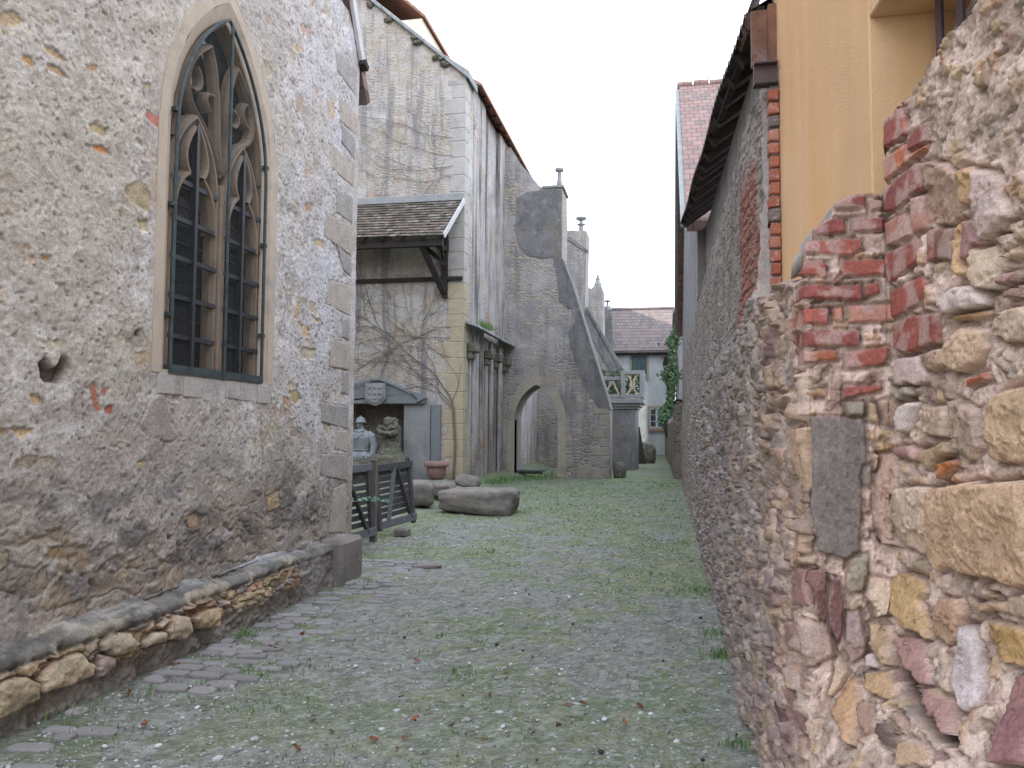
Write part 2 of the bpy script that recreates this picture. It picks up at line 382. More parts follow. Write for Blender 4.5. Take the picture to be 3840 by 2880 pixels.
M['vine']=mat_simple('vine_bark',(.13,.11,.10),(.21,.18,.16),20)

# ================================================================== RIGHT STONE WALL (near)
YC=2.7; SF=.25
def step(z): return ss(.5,1.15,z)
def baseX(S,Z):
    st=step(Z); f=np.clip(S/SF,0,1)
    near=np.clip(S-SF,0,None)
    x=.44+SF*f*st+.13*near*(.25+.75*st)
    Y=YC-S
    upper=ss(4.35,4.6,Y)*ss(0,.25,Z-2.12)*np.interp(Y,[4.5,5.2,13],[.10,.06,.02])
    return x+upper
def baseY(S):
    return np.where(S<0,YC-S,np.where(S<SF,YC,YC-(S-SF)))
def onwall(sx,sy):
    """source pixel -> (S,z) on the base surface"""
    if sx<3330:
        p=at(sx,sy,Y=YC); 
        if sx>3030 or p.x>.44:
            st=float(step(np.array(p.z)));  S=(p.x-.44)/max(st,.25)
            if 0<=S<=SF*1.02: return (S,p.z)
    X=.7 if sx>3200 else .44
    for _ in range(14):
        p=at(sx,sy,X=X); S=(YC-p.y)+(SF if p.y<YC and sx>3200 else 0)
        if sx>3200: S=max(S,SF)
        X=.5*X+.5*float(baseX(np.array(S),np.array(p.z)))
    return (S,p.z)
ZB=zc(2900,600,1.659); Z5=zc(3240,600,1.843); Z6=zc(3000,1400,2.074); Z7=zc(2800,2100,2.127); ZA=zc(2400,0,1.106)
RED=(.33,.115,.095); RED2=(.27,.10,.09); ROR=(.47,.17,.09); PNK=(.46,.25,.20); TAN=(.50,.385,.26); OC=(.56,.385,.22); MAU=(.36,.23,.22); DMA=(.21,.125,.125); CRM=(.60,.50,.40); WHT=(.68,.62,.60); GRY=(.32,.30,.26); GRN=(.33,.32,.25); TM=(.42,.31,.25); BLK=(.05,.04,.045)
# (zoom, polygon, colour, height, kind) kind b=brick s=stone h=hollow (its shade put in as dark colour) f=flat slab
ST=[]
def A(z,c,h,k,*pts): 
    ST.append(([z(pts[i],pts[i+1]) for i in range(0,len(pts),2)],c,h,k))
for c,p in((RED2,(375,270,480,215,580,215,580,305,385,310)),(PNK,(600,230,700,250,700,300,600,320)),
 (RED2,(245,425,360,360,450,360,450,460,255,468)),(RED2,(485,360,700,345,700,440,495,452)),
 (RED,(137,575,210,505,550,488,555,560,480,600,150,615)),(RED,(137,650,335,635,340,735,137,745)),(RED,(425,625,710,612,718,715,425,732)),
 (RED2,(150,810,470,780,550,770,552,880,150,905)),(RED,(570,775,655,760,665,830,570,860)),
 (RED,(155,945,345,925,350,1025,157,1050)),(ROR,(365,925,430,920,440,1010,375,1010)),(PNK,(460,905,740,890,750,1000,470,1015)),
 (RED2,(165,1080,540,1050,545,1160,165,1180)),((.40,.16,.10),(162,1210,405,1175,410,1245,170,1300)),(RED,(440,1190,720,1160,700,1270,455,1305)),(RED,(435,1405,685,1390,690,1430,440,1490))):
    A(ZB,c,.016,'b',*p)
for c,p in((RED,(1015,500,1090,440,1110,560,1018,620)),(ROR,(995,655,1110,590,1190,560,1190,620,1010,755)),(RED2,(1120,560,1190,500,1195,590,1120,630))): A(ZA,c,.018,'b',*p)
for c,p in((RED2,(135,200,400,0,415,195,230,350,150,360)),(PNK,(150,430,300,350,340,520,165,610)),(RED,(165,640,400,530,400,690,185,865,165,800)),
 (RED,(455,480,510,460,490,700,455,715)),((.24,.13,.10),(512,465,630,465,625,700,492,700)),(RED,(190,910,420,790,455,870,400,1000,205,1105)),
 (RED,(215,1130,350,1070,525,1050,520,1270,300,1345,215,1310)),((.66,.55,.53),(225,1370,380,1345,450,1480,440,1550,225,1565)),(PNK,(330,260,480,220,440,480,350,520))): A(Z5,c,.02,'b',*p)
for c,h,p in((TM,.008,(400,0,600,30,680,120,680,450,520,450,430,400)),(OC,.03,(680,60,740,40,800,60,800,240,790,310,700,330,690,200)),
 ((.60,.50,.47),.045,(800,50,950,100,1000,250,1030,400,880,560,830,500,790,370)),(OC,.035,(650,440,720,385,715,680,770,760,730,800,640,720,615,560)),
 (MAU,.035,(715,400,800,430,835,560,770,680,710,690)),(WHT,.05,(550,1000,620,900,700,850,780,850,850,950,860,1030,620,1080)),
 ((.45,.30,.16),.03,(620,1085,860,1040,870,1090,780,1125,640,1120)),(TAN,.035,(940,640,1080,600,1106,660,1050,690)),(MAU,.035,(940,800,1000,760,1095,740,1060,840,960,860)),
 (MAU,.03,(990,880,1080,850,1080,960,1010,970)),((.59,.45,.33),.045,(540,1320,720,1160,860,1180,870,1300,800,1420,690,1470,570,1420)),(TM,.02,(390,1350,530,1300,570,1450,470,1480,400,1420)),
 (CRM,.04,(890,1180,960,1060,1106,1010,1300,990,1300,1280,1000,1260)),(ROR,.03,(720,1530,740,1490,870,1455,905,1520,800,1540,730,1570)),(GRY,.02,(185,1570,340,1570,380,1620,300,1640,200,1620)),
 (CRM,.02,(1000,430,1120,380,1300,400,1300,560,1080,560)),(CRM,.03,(780,600,930,570,950,700,930,900,800,900,770,760))): A(Z5,c,h,'s',*p)
A(Z6,(.20,.185,.175),.012,'f',75,330,510,345,530,640,490,900,470,1400,350,1450,140,1400,80,1100)
for c,h,p in((GRY,.02,(345,240,500,200,510,340,370,355)),(TAN,.02,(515,200,590,220,635,400,530,390)),(TM,.025,(605,210,690,190,780,260,740,430,650,400)),
 (GRY,.03,(710,115,880,110,900,180,780,215,715,160)),(WHT,.03,(760,260,850,210,920,230,880,400,860,480,770,470)),(CRM,.02,(935,240,1180,240,1180,510,935,470)),
 ((.42,.33,.27),.03,(1187,190,1270,200,1420,280,1425,560,1360,700,1220,600)),((.58,.44,.30),.035,(1520,300,1570,150,1900,60,1900,700,1560,700,1490,660,1510,400)),
 (OC,.02,(600,540,670,500,690,590,620,600)),(OC,.02,(565,620,620,610,600,770,565,770)),(TM,.03,(630,610,720,620,760,800,755,1200,790,1350,640,1300,575,1200,600,800)),
 (MAU,.035,(730,560,860,560,930,580,950,680,740,650)),(GRY,.02,(490,730,550,710,575,860,540,920,500,870)),(TAN,.025,(945,600,1180,520,1200,640,1060,700,1010,750,950,680)),
 ((.48,.19,.08),.03,(1055,700,1210,650,1235,700,1120,850,1110,760)),(CRM,.025,(780,900,900,860,1030,900,1030,1380,940,1400,800,1340,757,1200)),
 ((.57,.42,.29),.05,(1035,900,1200,860,1900,830,1900,1700,1742,1659,1350,1590,1180,1500,1100,1560,1010,1420,1040,1200)),((.42,.36,.26),.02,(890,1440,1010,1440,1000,1580,900,1530)),
 (GRN,.03,(365,1450,420,1410,545,1420,520,1659,500,1700,370,1720)),(MAU,.02,(0,1510,120,1510,160,1560,150,1659,0,1659)),(TAN,.03,(30,1180,120,1280,100,1400,0,1480,-60,1300)),
 (WHT,.02,(500,1250,525,1238,552,1262,545,1300,520,1310,500,1290)),((.46,.34,.25),.03,(20,440,66,400,74,700,72,1150,5,1110,-5,700))): A(Z6,c,h,'s',*p)
for c,h,p in((MAU,.025,(380,80,500,60,540,200,520,350,470,390,385,340)),(DMA,.03,(505,60,600,70,635,130,620,500,540,400)),(DMA,.03,(645,130,740,150,780,400,770,600,720,660,640,560)),
 (CRM,.025,(960,130,1080,140,1165,160,1170,430,1040,460,940,300)),((.56,.41,.22),.035,(1165,180,1240,90,1400,130,1450,260,1400,330,1480,500,1480,640,1260,530,1175,400)),
 ((.50,.35,.25),.035,(1495,420,1560,300,1720,310,1790,430,1740,650,1650,700,1500,600)),(TAN,.03,(1840,320,2100,310,2110,400,1900,420)),(CRM,.03,(2115,260,2400,260,2400,490,2140,440)),
 ((.54,.38,.18),.035,(1940,450,2212,520,2400,600,2400,850,2212,850,2020,760,1950,600)),((.60,.56,.58),.05,(1680,1200,1700,900,1790,510,1870,540,1930,800,1880,1150,1790,1230)),
 ((.27,.15,.16),.05,(2145,900,2400,860,2400,1659,2090,1659,2060,1400,2130,1100)),(TAN,.035,(975,500,1150,520,1175,640,1160,860,1060,770,975,700)),
 (MAU,.035,(1195,600,1430,610,1500,870,1520,1000,1400,1000,1300,900,1240,780)),((.38,.25,.23),.04,(1300,900,1420,1000,1520,1000,1680,1100,1680,1250,1700,1500,1600,1400,1500,1250,1370,980)),
 (WHT,.02,(950,760,1010,730,1080,820,1030,880,980,860)),(BLK,.01,(920,850,980,870,1000,1000,960,1010)),((.50,.36,.22),.035,(1010,900,1180,870,1200,1100,1110,1120,1000,1040)),
 ((.34,.27,.26),.03,(780,420,900,400,960,600,955,740,850,820,780,720)),(MAU,.02,(320,500,400,500,400,800,350,790)),
 (BLK,.02,(1065,1330,1110,1300,1200,1450,1180,1530,1080,1450)),(OC,.02,(1115,1300,1150,1300,1230,1480,1205,1500)),(TAN,.03,(1300,1400,1400,1440,1500,1580,1460,1659,1230,1659)),
 (TM,.03,(1150,1180,1290,1280,1270,1390,1190,1320)),((.54,.37,.23),.025,(840,950,900,930,900,1300,870,1500,820,1430)),(CRM,.025,(700,700,840,900,800,1250,720,1200,700,900)),
 (MAU,.03,(360,1000,500,1080,520,1400,470,1380,390,1150)),(DMA,.03,(250,920,300,1100,400,1350,400,1450,290,1420,250,1100)),((.50,.40,.36),.03,(380,400,480,370,640,520,720,760,560,860,420,800)),
 (OC,.02,(1900,1310,2070,1400,2050,1440,1940,1390)),(CRM,.03,(560,1250,660,1300,650,1450,560,1500)),(TM,.025,(900,1120,1040,1150,1060,1350,940,1400))): A(Z7,c,h,'s',*p)
A(Z7,(.10,.075,.065),-.045,'h',1170,650,1230,770,1390,1080,1690,1430,1705,1560,1500,1440,1350,1270,1200,1000)
A(Z7,BLK,-.04,'h',1110,1550,1240,1500,1210,1640,1130,1620)
A(Z7,(.12,.07,.05),-.03,'h',1850,180,1910,200,2090,290,2030,300,1930,260)
A(Z5,(.14,.08,.06),-.04,'h',880,560,1030,430,1060,480,960,530)
A(Z5,(.16,.10,.07),-.04,'h',860,1090,930,1060,870,1130,790,1130)
A(Z5,(.2,.13,.1),-.04,'h',460,980,560,960,570,1010,480,1020)
A(Z5,BLK,-.03,'h',930,1340,1010,1300,960,1400,940,1470)

# columns
cols=[]; y=27.2
while y>YC+.003: cols.append(YC-y); y-=max(.006,min(.055,.0021*y**1.15))
cols+=list(np.linspace(0,SF,74)); s=SF+.005
while s<1.95: cols.append(s); s+=.0055
Sc=np.array(cols); NZ=740
def topz(S):
    xs=[-24.5,-1.95,-1.75,-1.2,-.6,-.2,-.02]; ys=[3.66,3.55,2.32,2.22,2.17,2.13,2.12]
    pts=[ZB(*p) for p in((136,660),(136,575),(170,530),(210,505),(243,497),(245,425),(300,390),(358,360),(372,350),(376,270),(430,235),(480,212),(590,205),(690,222))]
    for q in pts:
        p=at(*q,Y=YC); xs.append(max(p.x-.44,xs[-1]+.0008)); ys.append(p.z)
    xs[7]=0.0
    for q in((3326,700),(3318,600),(3318,460),(3340,425)):
        S_,z_=onwall(*q); xs.append(max(S_,xs[-1]+.002)); ys.append(z_)
    for t in np.linspace(.12,1.8,8): xs.append(SF+t); ys.append(1.6+1.4375*(.69+.13*t-.01))
    o_=np.argsort(xs); xs=list(np.array(xs)[o_]); ys=list(np.array(ys)[o_])
    return np.interp(S,xs,ys)
tz=topz(Sc); tz=tz+(fbm(Sc*9,Sc*0+3,4,5)-.5)*.035*(Sc>SF)+ (fbm(Sc*5,Sc*0+3,4,5)-.5)*.06*((Sc<-.02)&(Sc>-1.9))
v=np.linspace(0,1,NZ)
Z=np.minimum(-.06+v[None,:]*3.76,tz[:,None]); S=np.repeat(Sc[:,None],NZ,1)
P=np.stack([baseX(S,Z),np.repeat(baseY(Sc)[:,None],NZ,1),Z],-1)
arc=np.where(S<0,S,S)
# mortar
n1=fbm(arc*14,Z*14,5,21,.6); n2=fbm(arc*70,Z*70,3,31,.6); n3=fbm(arc*3,Z*3,4,41)
n4=fbm(arc*130,Z*130,2,35); hgt=(n1-.5)*.017+(n2-.5)*.013+(n3-.5)*.035+(n4-.5)*.006
MOR=np.array((.70,.585,.52)); MOR2=np.array((.42,.34,.29))
t_=ss(.35,.65,n1)[...,None]; col=MOR2*(1-t_)+MOR*t_
pits=ss(.70,.78,fbm(arc*38,Z*38,2,77)); hgt-=pits*.012; col=mixc(col,(.22,.17,.15),pits*.6)
# small random chips/pebbles in the mortar
wz=arc+(fbm(arc*9,Z*9,3,3)-.5)*.06; ww=Z+(fbm(arc*9,Z*9,3,4)-.5)*.06
d1,d2,idx,px,py=voro(wz*22,ww*26,9); m=(ss(.05,.16,d2-d1)*(idx>.72)*(S>-.1)*.9)
hgt+=m*.012; col=mixc(col,(1,1,1),0*m); pc=palcol((idx*7.7)%1); col=col*(1-m[...,None]*.75)+pc*m[...,None]*.75
# rubble for the long part of the wall (and fill behind the hand-placed stones)
far=(S<-.0)
wz=arc+(fbm(arc*5,Z*5,3,13)-.5)*.16; ww=Z+(fbm(arc*5,Z*5,3,14)-.5)*.12
for (sx,sz,seed,thr,amp) in((5.2,8.5,50,.30,.030),(11,17,60,.55,.018)):
    d1,d2,idx,px,py=voro(wz*sx,ww*sz,seed)
    e=ss(.03,.20,d2-d1)*(idx>thr)
    # render still covers the upper part and patches
    cov=ss(1.5,2.4,Z+ (fbm(arc*1.3,Z*1.3,4,19)-.5)*1.6)*ss(3.6,5.2,YC-S)
    e=e*np.where(far,1,.0)*(1-cov*.75)
    pr=palcol((idx*5.3)%1); 
    tilt=((idx*13.7)%1-.5)*px*.5+((idx*29.1)%1-.5)*py*.6
    hgt+=e*(amp*(.6+.8*((idx*3.1)%1))+tilt*.03); 
    col=col*(1-e[...,None]*.85)+ ((pr*.62+np.array((.30,.245,.235))*.38)*np.array((.92,.88,.90)))*e[...,None]*.85
# grime on the far half and render tone
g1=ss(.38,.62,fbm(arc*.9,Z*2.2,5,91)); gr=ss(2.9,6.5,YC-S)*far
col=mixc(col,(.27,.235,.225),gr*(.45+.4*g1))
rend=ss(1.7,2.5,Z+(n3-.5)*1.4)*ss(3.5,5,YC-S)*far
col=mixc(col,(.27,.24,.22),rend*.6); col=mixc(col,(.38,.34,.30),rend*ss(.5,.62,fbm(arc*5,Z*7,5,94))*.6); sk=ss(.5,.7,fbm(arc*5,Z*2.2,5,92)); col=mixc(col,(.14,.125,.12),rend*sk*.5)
hgt*=np.where(far,1-rend*.15,1)
# exposed brick patch in the shed wall near its end
bx=(YC-S); brm=ss(0,.12,.55-np.abs(bx-5.15)+(n3-.5)*.9)*ss(2.25,2.4,Z+(n1-.5)*.5)*ss(3.35,3.1,Z+(n1-.5)*.3)*far
row=np.floor(Z/.075); fr=np.abs(((bx/.25+row*.5)%1)-.5); fz=np.abs((Z/.075)%1-.5)
bk=((fr<.46)&(fz<.40))*brm; hgt+=bk*.012; col=mixc(col,(.36,.15,.12),bk*.9)
# hand placed stones and bricks
hp=hgt.copy(); wS=arc+(fbm(arc*16,Z*16,3,101)-.5)*.022; wZ=Z+(fbm(arc*16,Z*16,3,102)-.5)*.022
for k,(pts,c,h,kind) in enumerate(ST):
    q=[onwall(*p) for p in pts]; q=np.array(q)
    lo=q.min(0)-.03; hi=q.max(0)+.03
    i0,i1=np.searchsorted(Sc,[lo[0],hi[0]]); 
    if i1-i0<2: continue
    sl_=slice(i0,i1); zz=Z[sl_]; rowm=(zz.max(0)>lo[1])&(zz.min(0)<hi[1])
    if not rowm.any(): continue
    j=np.where(rowm)[0]; js=slice(j[0],j[-1]+1)
    a=(arc if kind in'bf' else wS)[sl_,js]; z_=(Z if kind in 'bf' else wZ)[sl_,js]
    if kind in 'bf': a=a+(n1[sl_,js]-.5)*.010; z_=z_+(n1[sl_,js]-.5)*.010
    d=polydist(a,z_,q)
    rr={'b':.005,'f':.004,'s':.009,'h':.005}[kind]
    m=ss(0,1,d/rr); rs=np.random.default_rng(k)
    cx,cz=q.mean(0); tilt=(rs.uniform(-.18,.18)*(a-cx)+rs.uniform(-.18,.18)*(z_-cz))*(kind=='s')
    dome=np.sqrt(np.clip(d/.06,0,1))*.22 if kind=='s' else 0
    rough={'b':.25,'f':.22,'s':.55,'h':.6}[kind]
    facet=0
    if kind=='s':
        f1,f2,fi,fx,fy=voro(a*9+k*3.3+(n1[sl_,js]-.5)*1.5,z_*12+k+(n2[sl_,js]-.5),200+k); facet=((fi-.5)*.010+fx*((fi*7)%1-.5)*.022+fy*((fi*17)%1-.5)*.022)
    new=h*(.52+dome)*(1 if kind!='s' else .9)+tilt+facet+(n1[sl_,js]-.5)*.030*rough+(n2[sl_,js]-.5)*.010*rough
    if kind=='h': new=h+(n1[sl_,js]-.5)*.02
    hgt[sl_,js]=hgt[sl_,js]*(1-m)+new*m
    groove=ss(-.014,-.002,d)*(1-ss(0,.006,d)); hgt[sl_,js]-=groove*(.016 if kind!='h' else 0); col[sl_,js]=mixc(col[sl_,js],(.20,.155,.13),groove*.45*(kind!='h'))
    cv=np.array(c)*(1+rs.uniform(-.06,.06)); vari=1+(fbm(a*11+k,z_*11,4,300+k)-.5)*.42
    cvar=cv[None,None,:]*vari[...,None]
    if kind=='s': # warm/cool bedding in the stone
        bb=ss(.45,.7,fbm(a*4+k,z_*22,4,340+k))[...,None]; cvar=cvar*(1-bb*.25)+np.array((.40,.27,.20))*bb*.25*(.6+.4*vari[...,None])
    if kind=='b': # lime smears on the bricks
        sm=ss(.46,.62,fbm(a*16+k*5,z_*20,4,370+k))[...,None]; cvar=cvar*(1-sm*.62)+np.array((.50,.40,.38))*sm*.62
    if kind=='f':
        sp=ss(.55,.75,fbm(a*150,z_*150,2,380))[...,None]; cvar=cvar*(1-sp*.3)+np.array((.34,.33,.32))*sp*.3; sp=ss(.58,.75,fbm(a*60,z_*60,3,382))[...,None]; cvar=cvar*(1-sp*.3)
    col[sl_,js]=col[sl_,js]*(1-m[...,None])+cvar*m[...,None]
near_light=(ss(-1.6,.1,S))[...,None]; col=col*(1+near_light*(np.array((1.15,1.03,.97))-1))  # colour warmed and brightened towards the near end, standing in for light
N=gnormal(P); sgn=np.where((N[...,0]>0.05)|((N[...,1]>0.3)),-1,1)[...,None]
Nrm=N*sgn; Nrm=np.where(((S>.004)&(S<SF-.004))[...,None]&(Z>1.1)[...,None],np.array((0,-1.,0)),np.stack([-np.ones_like(Z),np.zeros_like(Z)-.12*(S>SF),np.zeros_like(Z)],-1))
tt=(ss(-.0,.012,S)*(1-ss(SF-.012,SF,S))*step(Z))[...,None]
Nrm=np.array((0,-1.,0))*tt+np.stack([-np.ones_like(Z),np.zeros_like(Z)-.12*(S>SF),np.zeros_like(Z)],-1)*(1-tt)
Nrm/=np.linalg.norm(Nrm,axis=-1,keepdims=True)
P=P+Nrm*hgt[...,None]
# coping rows running back over the wall head
rows=[];rc=[]
for k in range(1,9):
    t=k/8; q=P[:,-1].copy(); back=np.where(Sc<-1.8,0.04,np.where(Sc<0,.28,np.where(Sc<SF,.0,.27)))
    q[:,0]+=back*t; q[:,1]+=np.where((Sc>=0)&(Sc<SF),.26*t,0)
    q[:,2]+=.02*t*(Sc>SF)+np.where(Sc<0,.05*t,0)+(fbm(Sc*20,Sc*0+k*.7,3,7)-.5)*.02
    rows.append(q); rc.append(np.tile(np.array((.36,.31,.28)),(len(Sc),1))*(.8+.4*fbm(Sc*20,Sc*0+k,3,8))[:,None])
P=np.concatenate([P]+[r[:,None] for r in rows],1); col=np.concatenate([col]+[r[:,None] for r in rc],1)
wall=thing('stone_wall','rough rubble stone wall with broken stepped red brick end, closest on the right','wall',(.5,YC,0))
nz_=np.diff(Z,axis=1)>1e-5; mk=np.ones(P.shape[:2],bool); mk[:,:Z.shape[1]-1]=nz_; mk[:-1]|=mk[1:]
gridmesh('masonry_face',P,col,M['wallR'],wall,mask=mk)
MB().box((.60,2.98,0),(.73,4.44,2.05)).box((.92,.9,0),(1.0,2.9,2.70)).build('wall_core',M['low'],wall)
print('wall verts',P.shape)

# ================================================================== LEFT CHAPEL
XL=-3.5
Z1=zc(0,0,1.106); Z2=zc(0,1400,1.121); Z3=zc(0,1900,1.693)
def L(z,*p): return [(lambda q:(q.y,q.z))(at(*z(p[i],p[i+1]),X=XL)) for i in range(0,len(p),2)]
WY0,WY1,WZ0,WSP=5.09,6.40,1.99,3.74; WC=(WY0+WY1)/2; WH=(WY1-WY0)/2; WAP=4.93
def arch(c,h,zs,ap,n=14,bottom=None,grow=0):
    """pointed arch outline as (Y,z) list from bottom-left over the apex to bottom-right"""
    rise=ap-zs; r=(h*h+rise*rise)/(2*h); a=math.asin(min(1,rise/r)); L_=[]
    for i in range(n+1):
        t=a*i/n; L_.append((c+h-r+r*math.cos(t),zs+r*math.sin(t)))   # right side going up
    Lf=[(2*c-y,z) for y,z in L_]
    pts=Lf+L_[::-1][1:]
    if bottom is not None: pts=[(c-h,bottom)]+pts+[(c+h,bottom)]
    return pts
chapel=thing('chapel','low gothic chapel with rough lime-rendered gable wall and tall traceried pointed window','chapel',(XL,5.75,0))
gy=np.concatenate([np.arange(1.6,3.4,.03),np.arange(3.4,8.5,.0085),[8.5]])
def gz(y): return np.where(y>5.75,5.80+1.75*(8.5-y),5.80+1.75*(y-3.0)).clip(5.2,10.6)
vv=np.concatenate([np.linspace(.0,1,700)])
GZt=np.minimum(gz(gy),6.3); Yg=np.repeat(gy[:,None],700,1); Zg=.38+vv[None,:]*(GZt[:,None]-.38)
X_=np.full(Yg.shape,XL)
def chapel_surface(Y,Z):
    a=fbm(Y*2.2,Z*2.2,5,201,.55); b_=fbm(Y*9,Z*9,5,202,.62); c=fbm(Y*40,Z*40,3,203,.6); d=fbm(Y*.8,Z*.8,4,204)
    dg=fbm(Y*6+Z*4,Z*9-Y*5,4,205,.6)
    h=(a-.5)*.05+(b_-.5)*.014+(c-.5)*.010+(dg-.5)*.008
    P1=np.array((.575,.515,.465)); P2=np.array((.45,.39,.345)); P3=np.array((.64,.595,.56))
    t=ss(.36,.60,b_*.35+a*.35+c*.3)[...,None]; col=P2*(1-t)+P1*t
    sp=ss(.60,.72,fbm(Y*30,Z*30,3,260)); col=mixc(col,(.33,.29,.27),sp*.5); col=mixc(col,(.68,.635,.62),ss(.54,.66,fbm(Y*20,Z*20,4,261))*.6); col=mixc(col,(.35,.30,.275),ss(.56,.68,fbm(Y*15,Z*15,5,266))*.55)
    col=mixc(col,P3,ss(.52,.66,b_)*.7)
    col=mixc(col,(.52,.43,.36),ss(.5,.62,d)*.35)
    # cooler, paler render towards the far corner
    col=mixc(col,(.56,.54,.58),ss(6.5,7.4,Y)*ss(1.2,1.8,Z)*.55*ss(.3,.6,a))
    # warm stones just showing through
    wy=Y+(b_-.5)*.18; wz=Z+(fbm(Y*8,Z*8,3,206)-.5)*.16
    d1,d2,idx,px,py=voro(wy*4.2+wz*1.6,wz*7.5,207); m=ss(.05,.2,d2-d1)*((idx*9.1)%1>.70)*ss(.50,.66,fbm(Y*5,Z*5,4,208))
    k=palcol((idx*4.7)%1,np.array([(.56,.38,.19),(.50,.37,.22),(.44,.33,.24),(.54,.29,.17),(.50,.40,.28)]))
    col=col*(1-m[...,None]*.8)+k*m[...,None]*.8; h=h*(1-m*.35)-m*.006
    # small dark pits
    pt=ss(.74,.80,fbm(Y*30,Z*30,2,209)); h-=pt*.008; col=mixc(col,(.25,.21,.20),pt*.5)
    pt2=ss(.70,.80,fbm(Y*11,Z*11,3,219))*ss(.4,.6,d); h-=pt2*.008; col=mixc(col,(.33,.29,.27),pt2*.45)
    wet=ss(.52,.70,fbm(Y*1.1,Z*1.4,5,262)); col=mixc(col,(.40,.35,.31),wet*.5)
    wm_=ss(.50,.66,fbm(Y*.9+5,Z*.9,4,263)+.25*ss(3.2,5.2,Z)*ss(5.4,3.6,Y)); col=mixc(col,(.47,.41,.32),wm_*.5)
    rl=ss(.56,.70,fbm(Y*13,Z*1.6,4,264))*ss(.4,.65,d); col=mixc(col,(.40,.36,.34),rl*.35)
    # lower part: render falling off, grime above the plinth
    low=ss(1.9,.75,Z+(a-.5)*1.3+(d-.5)*.8)
    col=mixc(col,(.31,.265,.235),low*.72)
    br=ss(.50,.56,fbm(Y*1.6+3,Z*2.2,5,210,.6)); lo2=ss(1.35,.8,Z+(d-.5)*.6); off=br*lo2
    h-=off*.030; d1,d2,idx,px,py=voro(wy*3.2,wz*6,211); st=off*ss(.03,.14,d2-d1)
    k=palcol(idx,np.array([(.38,.29,.20),(.34,.27,.21),(.30,.25,.22),(.39,.33,.27)])); col=col*(1-st[...,None]*.8)+k*st[...,None]*.8
    h+=st*.012; edge=ss(.012,.0,np.abs(fbm(Y*1.6+3,Z*2.2,5,210,.6)-.515))*lo2; col=mixc(col,(.20,.16,.14),edge*.5)
    bl=ss(.55,.68,fbm(Y*3.1,Z*4.3,5,212,.65))*ss(1.5,1.1,Z)*ss(.45,.7,Z)
    for (cx,cz,rx,rz,aa) in DK:
        e=ss(1.25,.25,np.hypot((Y-cx)/rx,(Z-cz)/rz)+(b_-.5)*1.6+(dg-.5)*1.2); col=mixc(col,(.13,.115,.11),e*aa)
    col=mixc(col,(.17,.15,.14),bl*.75)
    return h,col
def EL(z,x,y,rx,ry,a):
    p=at(*z(x,y),X=XL); q=at(*z(x+rx,y),X=XL); r_=at(*z(x,y+ry),X=XL); return (p.y,p.z,abs(q.y-p.y),abs(p.z-r_.z),a)
DK=[EL(Z2,560,690,95,50,.8),EL(Z2,470,640,50,40,.5),EL(Z2,765,770,30,80,.75),EL(Z2,885,710,40,50,.6),EL(Z2,650,850,60,30,.7),EL(Z2,1045,640,50,45,.6),EL(Z2,1190,610,60,50,.6),EL(Z2,1340,540,55,70,.5),
    EL(Z2,950,380,100,60,.3),EL(Z2,450,880,50,30,.5),EL(Z2,240,470,60,40,.35),EL(Z1,560,1390,40,60,.4),EL(Z1,240,1370,30,20,.3),EL(Z2,1090,690,30,70,.6),EL(Z2,80,860,90,90,.35),EL(Z1,1200,855,45,25,.4)]
h,col=chapel_surface(Yg,Zg)
def patch(poly,c,hh,rr=.008,warp=.02,keep=.35,vs=.3,seed=0):
    q=np.array(poly); lo=q.min(0)-.04; hi=q.max(0)+.04
    i0,i1=np.searchsorted(gy,[lo[0],hi[0]]); sl_=slice(i0,i1)
    if i1-i0<2: return
    a=Yg[sl_]+(fbm(Yg[sl_]*14,Zg[sl_]*14,3,220)-.5)*warp; z_=Zg[sl_]+(fbm(Yg[sl_]*14,Zg[sl_]*14,3,221)-.5)*warp
    d=polydist(a,z_,q); m=ss(0,1,d/rr)
    h[sl_]=h[sl_]*(1-m*(1-keep))+hh*m
    cv=np.array(c)*(1+(fbm(a*12+seed,z_*12,4,222+seed)-.5)*vs*2)[...,None]
    col[sl_]=col[sl_]*(1-m[...,None])+cv*m[...,None]
    g=ss(-.01,-.001,d)*(1-ss(0,.006,d)); h[sl_]-=g*.006; col[sl_]=mixc(col[sl_],(.2,.17,.15),g*.35)
# grey patches and rust streaks under the window
for (x0,y0,x1,y1,wd,c_s,am) in((700,60,688,300,14,(.36,.15,.10),.85),(1095,60,1100,400,9,(.34,.20,.15),.6),(1100,250,1098,420,16,(.22,.2,.19),.6),(965,90,962,300,7,(.36,.25,.20),.35)):
    p0=at(*Z2(x0,y0),X=XL);p1=at(*Z2(x1,y1),X=XL); wm=wd/1.12/3.75*5.5/796
    yy=np.interp(-Zg,[-p0.z,-p1.z],[p0.y,p1.y]); m=ss(1.6,.2,np.abs(Yg-yy)/wm)*((Zg<p0.z+.02)&(Zg>p1.z-.2))*ss(p1.z-.2,p1.z+.3,Zg)*(.6+.6*fbm(Yg*20,Zg*6,3,230)); col=mixc(col,c_s,np.clip(m*am,0,1))
patch(L(Z2,640,110,700,60,730,200,760,260,720,300,620,260,590,210),(.37,.31,.28),0,.03,.05,.25,.15)
